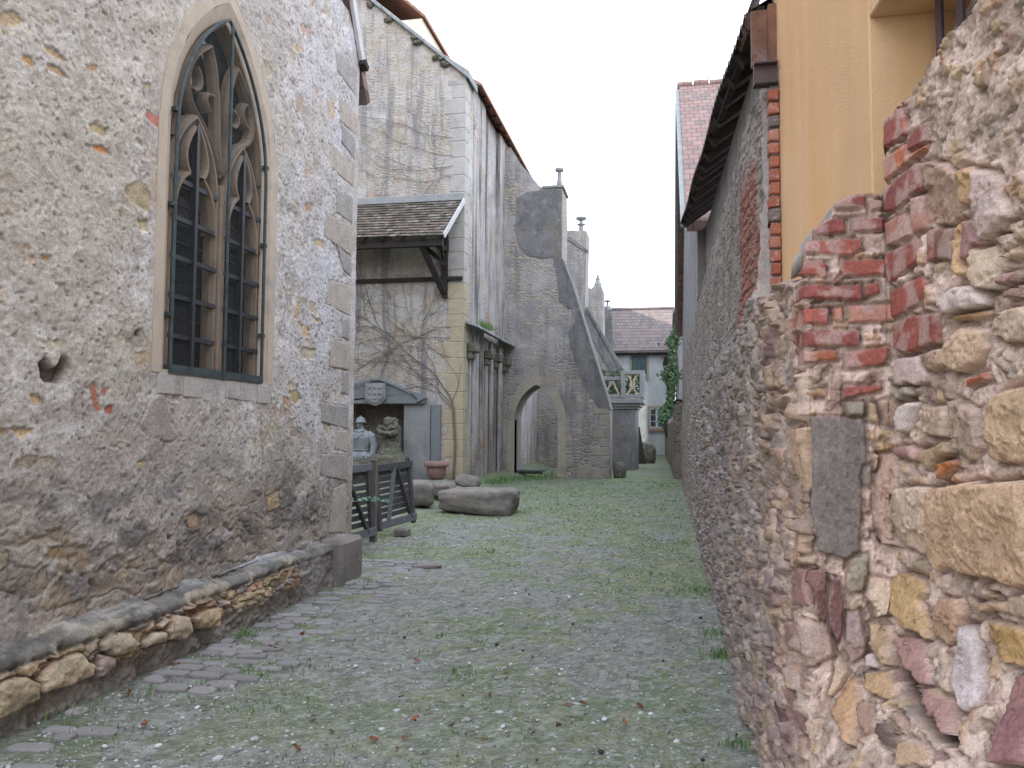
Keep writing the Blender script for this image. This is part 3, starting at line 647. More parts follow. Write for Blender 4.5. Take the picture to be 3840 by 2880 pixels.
QU=[L(Z1,1390,205,1480,300,1478,400,1398,292),L(Z1,1403,398,1478,472,1476,560,1408,500),L(Z1,1412,508,1476,582,1472,660,1418,592),L(Z1,1368,598,1471,692,1468,778,1366,690),
    L(Z1,1400,790,1462,830,1462,930,1395,880),L(Z1,1352,878,1462,942,1458,1062,1342,980),L(Z1,1395,1010,1458,1070,1456,1150,1425,1120),L(Z1,1358,1158,1455,1185,1452,1312,1352,1260),L(Z1,1420,1320,1450,1325,1448,1410,1418,1400),
    L(Z1,1368,1408,1448,1420,1446,1535,1364,1520),L(Z2,1350,120,1466,140,1462,235,1350,205),L(Z2,1412,240,1460,240,1458,332,1408,320),L(Z2,1348,338,1459,345,1458,452,1348,430),L(Z2,1402,485,1456,462,1452,668,1384,672),
    L(Z1,1425,1540,1446,1545,1446,1640,1420,1630)]
for k,q in enumerate(QU):
    patch(q,[(.36,.32,.29),(.42,.36,.30),(.34,.31,.29),(.45,.39,.33)][k%4],.006,.006,.008,.15,.12,k)
for c,z,p in(((.58,.37,.17),Z1,(95,220,130,235,145,262,140,280,98,250)),((.56,.40,.24),Z1,(180,190,230,205,282,255,250,252,190,215)),((.54,.38,.25),Z1,(190,262,240,275,285,325,262,330,200,290)),
    ((.56,.25,.12),Z1,(385,600,430,610,462,640,440,646,392,622)),((.50,.20,.15),Z1,(610,458,640,475,676,480,672,540,618,500)),((.43,.34,.22),Z1,(525,770,590,750,625,800,622,885,575,862,518,800)),
    ((.50,.39,.22),Z1,(370,515,440,528,435,562,380,545)),((.50,.40,.25),Z1,(570,908,608,912,610,952,575,955)),((.48,.37,.22),Z1,(590,340,632,345,630,365,600,360)),((.5,.36,.2),Z1,(175,1055,215,1062,205,1090,172,1078)),
    ((.5,.38,.24),Z1,(0,60,60,50,110,95,70,110,20,100)),((.52,.40,.24),Z1,(1310,990,1345,1000,1340,1030,1308,1015)),((.50,.34,.2),Z1,(1270,840,1300,850,1295,880,1268,870)),((.48,.30,.18),Z1,(360,265,410,275,405,300,368,292)),
    ((.52,.44,.33),Z1,(1255,1440,1310,1450,1305,1490,1250,1485)),
    ((.48,.20,.13),Z2,(383,48,405,38,420,100,432,160,410,168,395,132)),((.50,.19,.14),Z2,(430,60,462,62,448,96,432,90)),((.48,.17,.12),Z2,(440,150,478,130,478,175,445,172)),
    ((.60,.45,.27),Z2,(35,238,90,230,136,238,132,258,85,278,70,262)),((.54,.38,.22),Z2,(130,92,160,90,182,130,140,135)),((.55,.42,.25),Z2,(0,232,30,240,32,262,0,268)),((.50,.40,.22),Z2,(1215,75,1250,72,1265,110,1240,130,1220,105)),((.46,.34,.2),Z2,(1128,515,1180,500,1190,560,1140,580)),
    ((.48,.32,.22),Z2,(790,600,830,590,850,640,800,650)),((.5,.35,.2),Z2,(580,370,625,368,620,392,590,390)),((.38,.26,.16),Z2,(205,730,290,735,300,790,210,770))):
    patch(L(z,*p),c,-.012,.007,.03,.4,.22,len(p))
patch(L(Z1,163,1500,195,1478,212,1505,235,1525,258,1475,290,1490,300,1530,270,1595,190,1598,168,1560),(.125,.10,.095),-.11,.02,.03,.3,.2)
for (x,y,rx,ry) in((570,1385,8,10),(715,690,9,9),(1045,1340,5,5),(820,1205,5,5)):
    zf=Z2 if y<900 else Z1
    patch(L(zf,x-rx,y-ry,x+rx,y-ry,x+rx,y+ry,x-rx,y+ry),(.08,.06,.05),-.05,.01,.02,.3,.2)
# window opening in the wall
SUR=.20
outer=arch(WC,WH+SUR,WSP,WAP+.26,14,WZ0-.0)
dO=polydist(Yg,Zg,outer); msk=~(dO>.02)
fade=ss(-.10,-.0,dO); h*=1-fade*.8; h*=1-.8*ss(8.2,8.45,Yg)
P=np.stack([X_+h,Yg,Zg],-1)
gridmesh('rendered_wall',P,col,M['wallL'],chapel,mask=msk)
# body behind
bd=MB(); gb=MB()
gb.prism([(1.6,.0),(8.5,.0),(8.5,5.8),(7.9,6.85),(5.75,10.6),(1.6,10.6)],'X',-12,XL-.75)
gb.box((XL-.75,1.6,0),(XL-.1,WY0-.4,6.2)).box((XL-.75,WY1+.3,0),(XL-.06,8.47,5.75)).prism([(2.0,6.2),(8.2,6.2),(5.75,10.5)],'X',XL-.75,XL-.05)
gb.box((XL-.75,WY0-.4,0),(XL-.1,WY1+.3,WZ0-.1))
gb.build('body_wall',M['low'],chapel)
MB().prism([(1.4,10.75),(1.4,10.6),(5.75,10.6),(8.75,5.45),(8.85,5.52),(5.75,10.85)],'X',-12,XL+.0).build('roof',M['tile_red'],chapel)
vb=MB(); vb.bar((XL+.03,8.50,5.88),(XL+.03,6.9,8.70),.04,.11); vb.build('verge_board',M['white_board'],chapel)
vb=MB(); vb.bar((XL+.05,8.56,5.79),(XL+.05,8.46,5.84),.08,.07); vb.build('verge_bracket',M['wood_dark'],chapel)
# surround of dressed stone (ring between outer and inner arch, splayed inwards)
inner=arch(WC,WH,WSP,WAP,14,WZ0)
win=None
def ring(o,i,xo,xi,mb,mi=0):
    n=len(o); vs=[(xo,p[0],p[1]) for p in o]+[(xi,p[0],p[1]) for p in i]
    mb.add(vs,[(k,k+1,n+k+1,n+k) for k in range(n-1)],mi)
mb=MB(); mid=arch(WC,WH+.10,WSP,WAP+.14,14,WZ0)
edge=arch(WC,WH+SUR+.012,WSP,WAP+.275,14,WZ0)
ring(edge,outer,XL-.10,XL+.006,mb); ring(outer,mid,XL+.006,XL+.002,mb); ring(mid,inner,XL+.002,XL-.045,mb)
inner2=arch(WC,WH-.055,WSP,WAP-.075,14,WZ0); inner3=arch(WC,WH-.075,WSP,WAP-.10,14,WZ0)
win=mb.build('window',M['sandstone'],chapel,fix=True,rough=.0015)
mb=MB(); ring(inner,inner2,XL-.045,XL-.10,mb); ring(inner2,inner3,XL-.10,XL-.42,mb); mb.build('reveal',M['tracery'],win)
# tracery
tr=MB()
XT=XL-.075
def mould(pts,wd=.075,dp=.09,x=XT,closed=False):
    """bar with chamfered (arris-forward) section swept along a (Y,z) curve"""
    n=len(pts); V=[]; 
    for i,p in enumerate(pts):
        a=pts[(i-1)%n] if closed else pts[max(i-1,0)]; c=pts[(i+1)%n] if closed else pts[min(i+1,n-1)]
        t=Vector((c[0]-a[0],c[1]-a[1])); t.normalize(); nx=Vector((-t.y,t.x))
        for off,dx in((-.5,-.5),(-.42,.1),(-.12,.5),(.12,.5),(.42,.1),(.5,-.5)):
            V.append((x+dx*dp,p[0]+nx.x*off*wd,p[1]+nx.y*off*wd))
    F_=[]
    for i in range(n if closed else n-1):
        j=(i+1)%n
        for k in range(6): F_.append((i*6+k,i*6+(k+1)%6,j*6+(k+1)%6,j*6+k))
    tr.add(V,F_)
def bez(p0,p1,p2,p3,n=9):
    return [tuple((1-t)**3*a+3*(1-t)**2*t*b_+3*(1-t)*t*t*c+t**3*d for a,b_,c,d in zip(p0,p1,p2,p3)) for t in [i/n for i in range(n+1)]]
# mullion (deep, splayed) 
mw=.085
mould([(WC+.02,WZ0-.05),(WC+.02,3.55)],.15,.12,XT-.005)
def lancet(c,hw,zs,ap,cus=True):
    mould(arch(c,hw+.02,zs,ap,10,WZ0-.02),.075,.095)
    # cusps: trefoil head
    if cus:
        a=[(c-hw,zs-.22),(c-hw+.02,zs-.02),(c-hw*.45,zs+.03)]
        mould(bez((c-hw,zs-.30),(c-hw+.02,zs-.06),(c-hw*.75,zs+.02),(c-hw*.32,zs+.10)),.075,.12)
        mould(bez((c+hw,zs-.30),(c+hw-.02,zs-.06),(c+hw*.75,zs+.02),(c+hw*.32,zs+.10)),.075,.12)
        mould(bez((c-hw*.32,zs+.10),(c-hw*.75,zs+.22),(c-hw*.35,ap-.18),(c,ap-.06)),.07,.12)
        mould(bez((c+hw*.32,zs+.10),(c+hw*.75,zs+.22),(c+hw*.35,ap-.18),(c,ap-.06)),.07,.12)
cl,cr_=WC-.35,WC+.325; hw=.275
lancet(cl,hw,3.42,3.98); lancet(cr_,hw-.03,3.42,3.98)
# two leaning daggers above
for sg in(-1,1):
    c0=WC+.02; 
    o=bez((c0,3.62),(c0+sg*.10,3.95),(c0+sg*.02,4.35),(c0+sg*.20,4.62))+bez((c0+sg*.20,4.62),(c0+sg*.52,4.40),(c0+sg*.58,4.10),(c0+sg*.30,3.98))[1:]+bez((c0+sg*.30,3.98),(c0+sg*.2,3.92),(c0+sg*.10,3.80),(c0,3.62))[1:-1]
    mould(o,.06,.09,closed=True)
    q=(c0+sg*.16,4.22); mould(bez((q[0]-sg*.03,q[1]+.02),(q[0]+sg*.08,q[1]+.03),(q[0]+sg*.12,q[1]-.05),(q[0]+sg*.02,q[1]-.12)),.045,.08)
    q=(c0+sg*.34,4.26); mould(bez((q[0]+sg*.03,q[1]+.12),(q[0]-sg*.06,q[1]+.06),(q[0]-sg*.06,q[1]-.04),(q[0]+sg*.06,q[1]-.08)),.045,.08)
mould(arch(WC,WH-.03,WSP,WAP-.04,14),.05,.09)
tr.build('stone_tracery',M['tracery'],win)
# glass, lead and iron bars
g=MB()
for c,h_ in((cl,hw),(cr_,hw)):
    p=arch(c,h_+.05,3.42,4.0,8,WZ0); g.add([(XT-.055,y,z) for y,z in p],[tuple(range(len(p)))])
    
top=arch(WC,WH-.02,3.9,WAP-.04,10,3.6); g.add([(XT-.062,y,z) for y,z in top],[tuple(range(len(top)))])
g.build('glass',M['glass'],win)
bars=MB()
for c,h_ in((cl,hw),(cr_,hw)):
    for z in(2.27,2.56,2.85,3.14,3.43): bars.bar((XT+.035,c-h_-.03,z),(XT+.035,c+h_+.03,z),.03,.035)
    bars.bar((XT+.045,c-.01,WZ0),(XT+.045,c-.01,3.92),.035,.045)
    for z in np.arange(WZ0+.14,3.5,.145): bars.bar((XT-.048,c-h_,z),(XT-.048,c+h_,z),.008,.010)
    for dy in(-.12,.12): bars.bar((XT-.048,c+dy,WZ0),(XT-.048,c+dy,3.5),.008,.010)
bars.build('saddle_bars',M['iron'],win)
# copper frame of the wire guard + screen
fr=MB(); gi=arch(WC,WH-.005,WSP,WAP-.005,16,WZ0+.02)
fr.tube([(XL+.005,y,z) for y,z in gi],.014,6); fr.tube([(XL+.01,WC+.05,WZ0),(XL+.01,WC+.04,WAP-.03)],.013,6)
fr.bar((XL-.01,WY0-.01,WZ0+.035),(XL-.01,WY1+.01,WZ0+.035),.05,.06)
for z in(2.4,3.2,3.9): fr.box((XL-.03,WY0-.03,z),(XL+.012,WY0+.02,z+.03)).box((XL-.03,WY1-.02,z),(XL+.012,WY1+.03,z+.03))
fr.build('guard_frame',M['copper'],win)
s_=MB(); s_.add([(XL-.03,y,z) for y,z in gi],[tuple(range(len(gi)))]); s_.build('wire_guard',M['screen'],win,fix=False)
# sill course
sl2=MB()
y=WY0-.12
for k,wd in enumerate((.30,.24,.33,.22,.28,.24)):
    sl2.box((XL-.45,y,WZ0-.15-.01*(k%3)),(XL+.004+.003*(k%2),min(y+wd-.008,WY1+.14),WZ0-.004)); y+=wd
sl2.box((XL-.5,WY0-.05,WZ0-.05),(XL-.02,WY1+.05,WZ0+.012))
sl2.build('sill',M['sill'],win,bevel=.006)
MB().box((XL-.74,WY0-.3,WZ0-.1),(XL-.70,WY1+.3,5.1)).build('dark_interior',M['void'],win)

# plinth ---------------------------------------------------------
XP=-3.36
py_=np.concatenate([np.arange(2.2,3.3,.03),np.arange(3.3,8.30,.0085)]); 
# profile: from wall (z .52) down the weathering to the front edge, then the face to below ground
prof=[(-3.53,.475),(-3.515,.468),(-3.50,.462),(-3.48,.456),(-3.46,.450),(-3.44,.444),(-3.42,.438),(-3.40,.432),(-3.38,.425),(-3.362,.415),(-3.350,.402),(-3.343,.388),(-3.345,.372),(-3.352,.358),(-3.362,.346)]+[(XP+.00,.345-.009*i) for i in range(1,46)]
prof=np.array(prof); npf=len(prof)
Yp=np.repeat(py_[:,None],npf,1); Xp=np.repeat(prof[None,:,0],len(py_),0).copy(); Zp=np.repeat(prof[None,:,1],len(py_),0).copy()
wob=(fbm(py_*1.2,py_*0+1,3,401)-.5)*.04; Zp+=wob[:,None]*ss(-.05,.3,Zp); Xp+=((fbm(py_*2,py_*0+2,4,402)-.5)*.05)[:,None]*(prof[None,:,0]>-3.48)
sid=np.floor(py_/.42+1.2*fbm(py_*.9,py_*0+4,2,408)); so_=(_h(sid,sid*0,41)-.5); jt=np.abs(((py_/.42+1.2*fbm(py_*.9,py_*0+4,2,408))%1)-.5)
topm=(prof[None,:,1]>.35)&(prof[None,:,0]>-3.50); Xp+=topm*(so_*.045)[:,None]; Zp+=topm*(so_*.03+(jt>.475)*-.02)[:,None]
a=fbm(Yp*7,Zp*9+Xp*9,5,403,.6); c=fbm(Yp*30,Zp*30,4,404,.6)
br_=ss(.50,.58,fbm(Yp*4,Zp*3+Xp*3,4,409)); hh=(a-.5)*.07+(c-.5)*.03-br_*.03
cp=np.array((.27,.235,.20))*(.7+.6*a)[...,None]
face=(Zp<.345+wob[:,None])
ledge_pale=ss(.42,.5,Zp+ (a-.5)*.05)*ss(.40,.6,fbm(Yp*2.4,Zp*12,5,405));  # pale patches on the upper ledge of the plinth
cp=mixc(cp,(.21,.195,.18),(~face)*.6); cp=cp*np.where(face,1,(1+so_*.7)[:,None])[...,None]; cp=mixc(cp,(.40,.34,.25),(~face)*ss(.52,.62,fbm(Yp*3,Yp*0+Xp*6,4,410))*.6); cp=mixc(cp,(.09,.085,.08),(~face)*ss(.55,.68,fbm(Yp*5,Xp*20,4,411))*.7); cp=mixc(cp,(.42,.44,.45),(~face)*ledge_pale*.75)
# coursed thin stones right part & large stones from annotations
wy=Yp+(a-.5)*.10; wz=Zp+(fbm(Yp*8,Zp*8,3,406)-.5)*.04
d1,d2,idx,px,pyy=voro(wy*6.5,wz*19,407); e=ss(.03,.16,d2-d1)*face*(Yp<7.0)*ss(.10,.18,Zp); hh+=e*.022-(1-e)*face*.008*(Yp<7)
kk=palcol((idx*3.3)%1,np.array([(.46,.33,.19),(.40,.29,.18),(.34,.25,.18),(.44,.25,.16),(.33,.29,.25)])); cp=cp*(1-e[...,None]*.85)+kk*e[...,None]*.85
def LP(*p): return [(lambda q:(q.y,q.z))(at(*Z3(p[i],p[i+1]),X=XP)) for i in range(0,len(p),2)]
for k,(cc,p) in enumerate((((.42,.33,.22),(-60,1150,20,1110,130,1075,232,1110,230,1220,60,1310,-60,1380)),((.47,.37,.26),(235,1100,330,980,480,915,570,1000,565,1060,420,1145,250,1185)),
    ((.46,.37,.27),(610,870,700,800,800,790,842,870,800,930,700,945,620,925)),((.45,.37,.28),(870,860,940,790,1030,775,1022,860,880,895)),((.46,.36,.26),(1038,760,1100,690,1180,685,1205,780,1150,840,1045,850)),
    ((.46,.34,.21),(1215,700,1300,640,1390,640,1372,760,1230,795)),((.52,.34,.22),(1175,620,1300,572,1312,600,1180,650)),((.52,.38,.30),(1390,600,1445,588,1442,620,1400,630)),
    ((.38,.28,.25),(585,940,700,950,690,1040,580,1100)),((.50,.36,.24),(300,930,400,905,405,940,330,975)),((.45,.33,.22),(620,790,690,785,690,820,640,835)),((.50,.36,.25),(965,740,1070,700,1075,720,990,770)),
    ((.44,.33,.2),(100,1000,200,960,340,860,360,870,200,970,110,1020)))):
    q=np.array(LP(*p)); d=polydist(wy,Zp+(a-.5)*.03,q)*1.0; m=ss(0,.012,d)*face
    hh=hh*(1-m)+m*(.035+np.sqrt(np.clip(d/.08,0,1))*.03+(a-.5)*.05+(c-.5)*.015)
    cp=cp*(1-m[...,None])+np.array(cc)*(1+(a-.5)*.7)[...,None]*m[...,None]
    gr_=ss(-.018,-.002,d)*(1-ss(0,.006,d))*face; hh-=gr_*.02; cp=mixc(cp,(.12,.10,.085),gr_*.5)
# rendered section at the far end, and rising damp
rr_=ss(6.85,7.05,Yp+(a-.5)*.2)*face; cp=mixc(cp,(.25,.225,.205),rr_*.85); hh*=1-rr_*.4
cp=mixc(cp,(.25,.225,.20),ss(.17,.05,Zp+(a-.5)*.16)*.7)
X2=Xp+np.where(prof[None,:,0]<-3.49,0,1)*hh*1.0
P=np.stack([X2,Yp,Zp+np.where(face,0,hh*.5)],-1)
pl=gridmesh('plinth',P,cp,M['wallL'],chapel)
eb=MB(); eb.box((-3.62,7.72,-.1),(-3.275,8.30,.455)); eb.build('plinth_end_block',M['trough'],chapel,bevel=.04)

# ================================================================== GROUND
def gheight(X,Y):
    b=.26*ss(-4.6,-5.6,X)*ss(13,20,Y)+.06*ss(20,50,Y)
    return b+(fbm(X*.5,Y*.5,3,501)-.5)*.07*ss(2,5,Y)
def gh(x,y): return float(gheight(np.array(float(x)),np.array(float(y))))
gx=np.concatenate([np.arange(-14,-4.6,.12),np.arange(-4.6,.56,.022),np.arange(.6,3,.3)])
gyy=[1.6]; 
while gyy[-1]<62: gyy.append(gyy[-1]+max(.016,min(.3,.0016*gyy[-1]**1.6)))
gyy=np.array(gyy); Xg,Yg2=np.meshgrid(gx,gyy,indexing='ij')
n1=fbm(Xg*3,Yg2*3,5,511,.6); n2=fbm(Xg*14,Yg2*14,4,512,.6); n3=fbm(Xg*.9,Yg2*.7,5,513,.6)
Zg_=gheight(Xg,Yg2)+(n1-.5)*.035+(n2-.5)*.018
soil=np.array((.215,.20,.185)); soil2=np.array((.29,.275,.26)); t=ss(.35,.65,n2)[...,None]
col=soil*(1-t)+soil2*t
grass_m=np.clip(ss(.34,.56,n3+(n1-.5)*.5)*ss(3.8,8,Yg2)*.9+ss(.46,.60,n3+(n1-.5)*.7)*.6,0,.92)
moss=np.array((.16,.195,.105)); mo2=np.array((.235,.245,.13)); t=ss(.35,.65,fbm(Xg*5,Yg2*5,4,514))[...,None]
mc=moss*(1-t)+mo2*t; col=col*(1-grass_m[...,None])+mc*grass_m[...,None]
far_=ss(9,20,Yg2); col=mixc(col,(.19,.235,.15),far_*.55)
pt=ss(.60,.68,fbm(Xg*28,Yg2*28,2,515)); col=mixc(col,(.42,.42,.41),pt*.5*(1-far_*.5)); 
dk=ss(.66,.74,fbm(Xg*20,Yg2*20,3,516)); col=mixc(col,(.10,.09,.08),dk*.5)
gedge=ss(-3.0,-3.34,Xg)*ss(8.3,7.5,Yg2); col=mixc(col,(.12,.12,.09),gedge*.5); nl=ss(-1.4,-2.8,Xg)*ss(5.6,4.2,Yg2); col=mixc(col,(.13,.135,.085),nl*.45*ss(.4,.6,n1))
col=col*np.array((.78,.81,.75)); w2=ss(.57,.66,fbm(Xg*45,Yg2*45,2,518)); col=mixc(col,(.36,.36,.34),w2*.3*ss(12,5,Yg2))
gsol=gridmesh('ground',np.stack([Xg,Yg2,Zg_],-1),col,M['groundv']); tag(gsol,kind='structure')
b=NB('far_soil'); b_=b.done(b.mix(b.noise(3,5),(.17,.20,.13),(.25,.24,.2)),.95)
tag(MB().add([(-600,-600,-.16),(600,-600,-.16),(600,900,-.16),(-600,900,-.16)],[(0,1,2,3)]).build('terrain',b_,fix=False),kind='structure')
# old paving along the chapel
pv=MB(); rs=random.Random(5)
b=NB('paver'); rnd=b.N('NewGeometry').outputs['Random Per Island']; nn=b.noise(30,5,.7); cpv=b.mix(rnd,(.21,.195,.19),(.29,.265,.265)); cpv=b.mix(b.rng(nn,.5,.7),cpv,(.17,.17,.14))
M['paver']=b.done(cpv,.85,nn,.6,.008)
y=3.2
while y<9.4:
    dy=rs.uniform(.10,.15); x=-3.32+rs.uniform(-.05,.05); xe=-2.68+.25*math.sin(y*1.3)+(.2 if y>7.5 else 0)-(.0 if y>5 else .1)
    if y>8.35: x=-3.9
    while x<xe:
        L_=rs.uniform(.11,.27)
        if rs.random()<.66-(.35 if x>-2.75 else 0)-(.2 if y<4.6 else 0):
            a=rs.uniform(-.12,.12)+.12; mt=Matrix.Translation((x+L_/2,y,gh(x,y)+rs.uniform(-.013,.004)))@Matrix.Rotation(a,4,'Z')@Matrix.Rotation(rs.uniform(-.05,.05),4,'X')@Matrix.Rotation(rs.uniform(-.04,.04),4,'Y')
            hx,hy=L_/2-.008,dy/2-.008; k=8
            pts=[]; 
            for i in range(k):
                an=2*PI*(i+.5)/k; px_=max(-1,min(1,1.7*math.cos(an)))*hx*rs.uniform(.9,1.02); py2=max(-1,min(1,1.7*math.sin(an)))*hy*rs.uniform(.88,1.02); pts.append((px_,py2))
            vs=[mt@Vector((p[0]*1.04,p[1]*1.04,-.05)) for p in pts]+[mt@Vector((p[0],p[1],.012)) for p in pts]+[mt@Vector((p[0]*.88,p[1]*.86,.020)) for p in pts]
            pv.add(vs,[(i,(i+1)%k,k+(i+1)%k,k+i) for i in range(k)]+[(k+i,k+(i+1)%k,2*k+(i+1)%k,2*k+i) for i in range(k)]+[tuple(range(2*k,3*k))])
        x+=L_
    y+=dy
tag(pv.build('stone_paving',M['paver'],smooth=False),kind='structure')
# gravel, grass as uncountable stuff
def inbounds(x,y): return (x<.40 and ((y<8.3 and x>-3.3) or (y>=8.3 and x>(-4.3 if y<21 else -5.4))))
gv=MB(); rs=random.Random(3)
ico=[(0,0,1)]+[(.894*math.cos(2*PI*k/5),.894*math.sin(2*PI*k/5),.447) for k in range(5)]+[(.894*math.cos(2*PI*(k+.5)/5),.894*math.sin(2*PI*(k+.5)/5),-.3) for k in range(5)]
icf=[(0,1+k,1+(k+1)%5) for k in range(5)]+[(1+k,6+k,1+(k+1)%5) for k in range(5)]+[(1+(k+1)%5,6+k,6+(k+1)%5) for k in range(5)]
for i in range(11000):
    y=3.3+ (rs.random()**1.9)*18; x=rs.uniform(-3.4-(y>8.3)*1.6,.42)
    if not inbounds(x,y): continue
    r_=(.0035+.008*rs.random()**3)*(1+y*.05)
    if rs.random()<.03: r_*=2
    a=rs.uniform(0,PI); sx,sy,sz=r_*rs.uniform(.8,1.5),r_*rs.uniform(.7,1.1),r_*rs.uniform(.4,.8); ca,sa=math.cos(a),math.sin(a); z=gh(x,y)+float((fbm(np.array(x*3),np.array(y*3),5,511,.6)-.5)*.035)+r_*.25
    gv.add([(x+vx*sx*ca-vy*sy*sa,y+vx*sx*sa+vy*sy*ca,z+vz*sz) for vx,vy,vz in ico],icf)
tag(gv.build('gravel',M['gravel'],fix=False),'pale and grey pebbles scattered over the bare soil of the alley','gravel',kind='stuff')
gs=MB()
def tuft(mb,x,y,z,n,hh,sp):
    for i in range(n):
        a=rs.uniform(0,2*PI); bx,by=x+rs.gauss(0,sp),y+rs.gauss(0,sp); h_=hh*rs.uniform(.5,1.2); l=h_*rs.uniform(.2,.9); wd=.0022*(1+y*.12)
        dx,dy=math.cos(a),math.sin(a); px_,py2=-dy*wd,dx*wd
        mb.add([(bx-px_,by-py2,z-.01),(bx+px_,by+py2,z-.01),(bx+px_*.7+dx*l*.4,by+py2*.7+dy*l*.4,z+h_*.7),(bx-px_*.7+dx*l*.4,by-py2*.7+dy*l*.4,z+h_*.7),(bx+dx*l,by+dy*l,z+h_)],[(0,1,2,3),(3,2,4)])
for i in range(1500):
    y=3.4+(rs.random()**1.5)*22; x=rs.uniform(-5.4,.42)
    if not inbounds(x,y): continue
    near=float(fbm(np.array(x*.9),np.array(y*.7),5,513,.6))
    if near<.47 and rs.random()<.8: continue
    tuft(gs,x,y,gh(x,y),rs.randint(3,9),.014+.0012*y,.03+.003*y)
for x,y,n,hh,sp in [(.34,5.9,110,.06,.07),(.36,6.5,60,.05,.06),(.30,8.2,90,.05,.1),(-3.22,5.75,60,.07,.05),(-3.1,4.4,60,.035,.12),(-2.75,4.9,80,.03,.13),(-2.5,5.1,60,.03,.13),(-4.0,9.6,80,.08,.12),(-3.3,4.0,60,.05,.1),(-3.0,3.75,50,.04,.12),(-1.35,5.2,45,.028,.07),(-1.75,6.1,20,.04,.02),(-5.1,17.0,90,.12,.2),(-5.0,22.4,150,.15,.35),(-4.9,24,150,.15,.4),(-4.5,25.8,150,.15,.4),(.35,4.3,50,.04,.05),(-4.2,27.8,60,.2,.3),(-3.1,7.9,40,.05,.1),(-2.2,4.55,50,.03,.15)]: tuft(gs,x,y,gh(x,y),n,hh,sp)
tag(gs.build('grass',M['grass'],fix=False),'thin short grass and weeds growing through the soil','grass',kind='stuff')

# ================================================================== CHURCH
church=thing('church','tall old church with grey rendered gable front, side wall and four flying buttresses','church',(-5.5,21,0))
YF=21.0; XN=-5.5
rk=lambda x: 11.42+.86*(XN-x)
fb=MB(); fb.prism([(-17,-.3),(-8.8,-.3),(-8.8,2.3),(-7.13,2.3),(-7.13,-.3),(XN,-.3),(XN,11.42),(-17,rk(-17))],'Y',YF,YF+.9)
fb.build('front_wall',M['facade'],church)
nb_=MB(); nb_.box((XN-.9,YF+.9,-.3),(XN-.12,51.3,11.6))
nb_.box((XN-.12,YF+.905,-.3),(XN,23.5,11.55)).box((XN-.12,25.6,-.3),(XN,51.3,11.55)); nb_.box((XN-.12,23.5,-.3),(XN-.02,25.6,4.4))
nb_.build('side_wall',M['nave'],church)
MB().box((-9.4,21.95,9),(-7.1,51.3,13.75)).build('upper_wall',M['sunlit_peach'],church)
ro_=MB(); ro_.prism([(-7.0,13.74),(-7.0,13.84),(-12,18.4),(-17,13.84),(-17,13.74),(-12,18.28)],'Y',21.93,51.4); ro_.build('upper_roof',M['tile_y'],church)
ro_=MB(); ro_.prism([(-5.26,11.54),(-5.26,11.63),(-7.1,12.75),(-7.1,12.62)],'Y',21.92,51.4); ro_.build('aisle_roof',M['tile_y'],church)
y=21.9
while y<33: MB().box((-5.5,y,11.50),(-5.34,y+.08,11.57)).build('rafter_end',M['wood_dark'],church); y+=.75
cp_=MB()
for i in range(16):
    x0=XN-.0-i*.62; x1=x0-.60
    cp_.prism([(x0+.12*(i==0),rk(x0)+.0-.1*(i==0)),(x0+.12*(i==0),rk(x0)+.13),(x1,rk(x1)+.13),(x1,rk(x1)+.0)],'Y',YF-.12,YF+.92)
cp_.build('coping',M['slate'],church,bevel=.015)
dn=MB(); rs=random.Random(9)
for k,x in enumerate((-6.05,-6.3,-6.9,-7.0,-7.75,-8.3,-9.1)):
    for j in range(3): dn.lathe((x+rs.uniform(-.1,.1),YF-.03,rk(x)-.07+rs.uniform(-.06,.02)),[(.0,-.06),(.08,-.03),(.10,.02),(.05,.07),(0,.09)],7)
dn.build('moss_clumps',M['mossy'],church,rough=.012)
# corner quoins
z=.0; k=0; rs=random.Random(21)
while z<11.3:
    hz=rs.uniform(.36,.52); wq=(.62,.38,.5,.44)[k%4]
    MB().box((XN-wq,YF-.012,z),(XN+.012,YF+(.3,.5)[k%2],min(z+hz-.015,11.35))).build('quoin',M['ochre' if z<5.2 else 'upq'],church,bevel=.012); z+=hz; k+=1
# lean-to canopy
ct=MB()
TL=[(-9.8,YF+.01,7.95),(-5.53,YF+.01,7.93)]; BL=[(-9.8,19.75,6.72),(-5.73,19.75,6.66)]
nR=13
ct_v=[];rs=random.Random(4)
for r_i in range(nR):
    t0=r_i/nR;t1=(r_i+1)/nR
    a0=Vector(TL[0]).lerp(Vector(BL[0]),t0);a1=Vector(TL[1]).lerp(Vector(BL[1]),t0);b0=Vector(TL[0]).lerp(Vector(BL[0]),t1+.02);b1=Vector(TL[1]).lerp(Vector(BL[1]),t1+.02)
    n=25
    for i in range(n):
        f0=(i+.5*(r_i%2))/n; f1=min(1,f0+.96/n); 
        if f0>=1: continue
        up_=Vector((0,-.012-.01*rs.random(),.035+.015*rs.random()))
        q0=a0.lerp(a1,f0);q1=a0.lerp(a1,f1);p1=b0.lerp(b1,f1)+up_;p0=b0.lerp(b1,f0)+up_
        dn_=Vector((0,0,-.018)); ct.add([q0,q1,p1,p0,q0+dn_,q1+dn_,p1+dn_,p0+dn_],[(0,1,2,3),(7,6,5,4),(3,2,6,7),(1,5,6,2),(0,3,7,4)])
b=NB('canopy_tile'); rnd=b.N('NewGeometry').outputs['Random Per Island']; cc=b.ramp(rnd,[(0,(.10,.085,.07)),(.35,(.16,.12,.10)),(.6,(.24,.17,.145)),(.8,(.15,.14,.12)),(1,(.32,.29,.26))])
cc=b.mix(b.rng(b.noise(5,5,.7),.45,.65),cc,(.09,.085,.06)); M['ctile']=b.done(cc,.9)
can=ct.build('canopy',M['ctile'],church,fix=False)
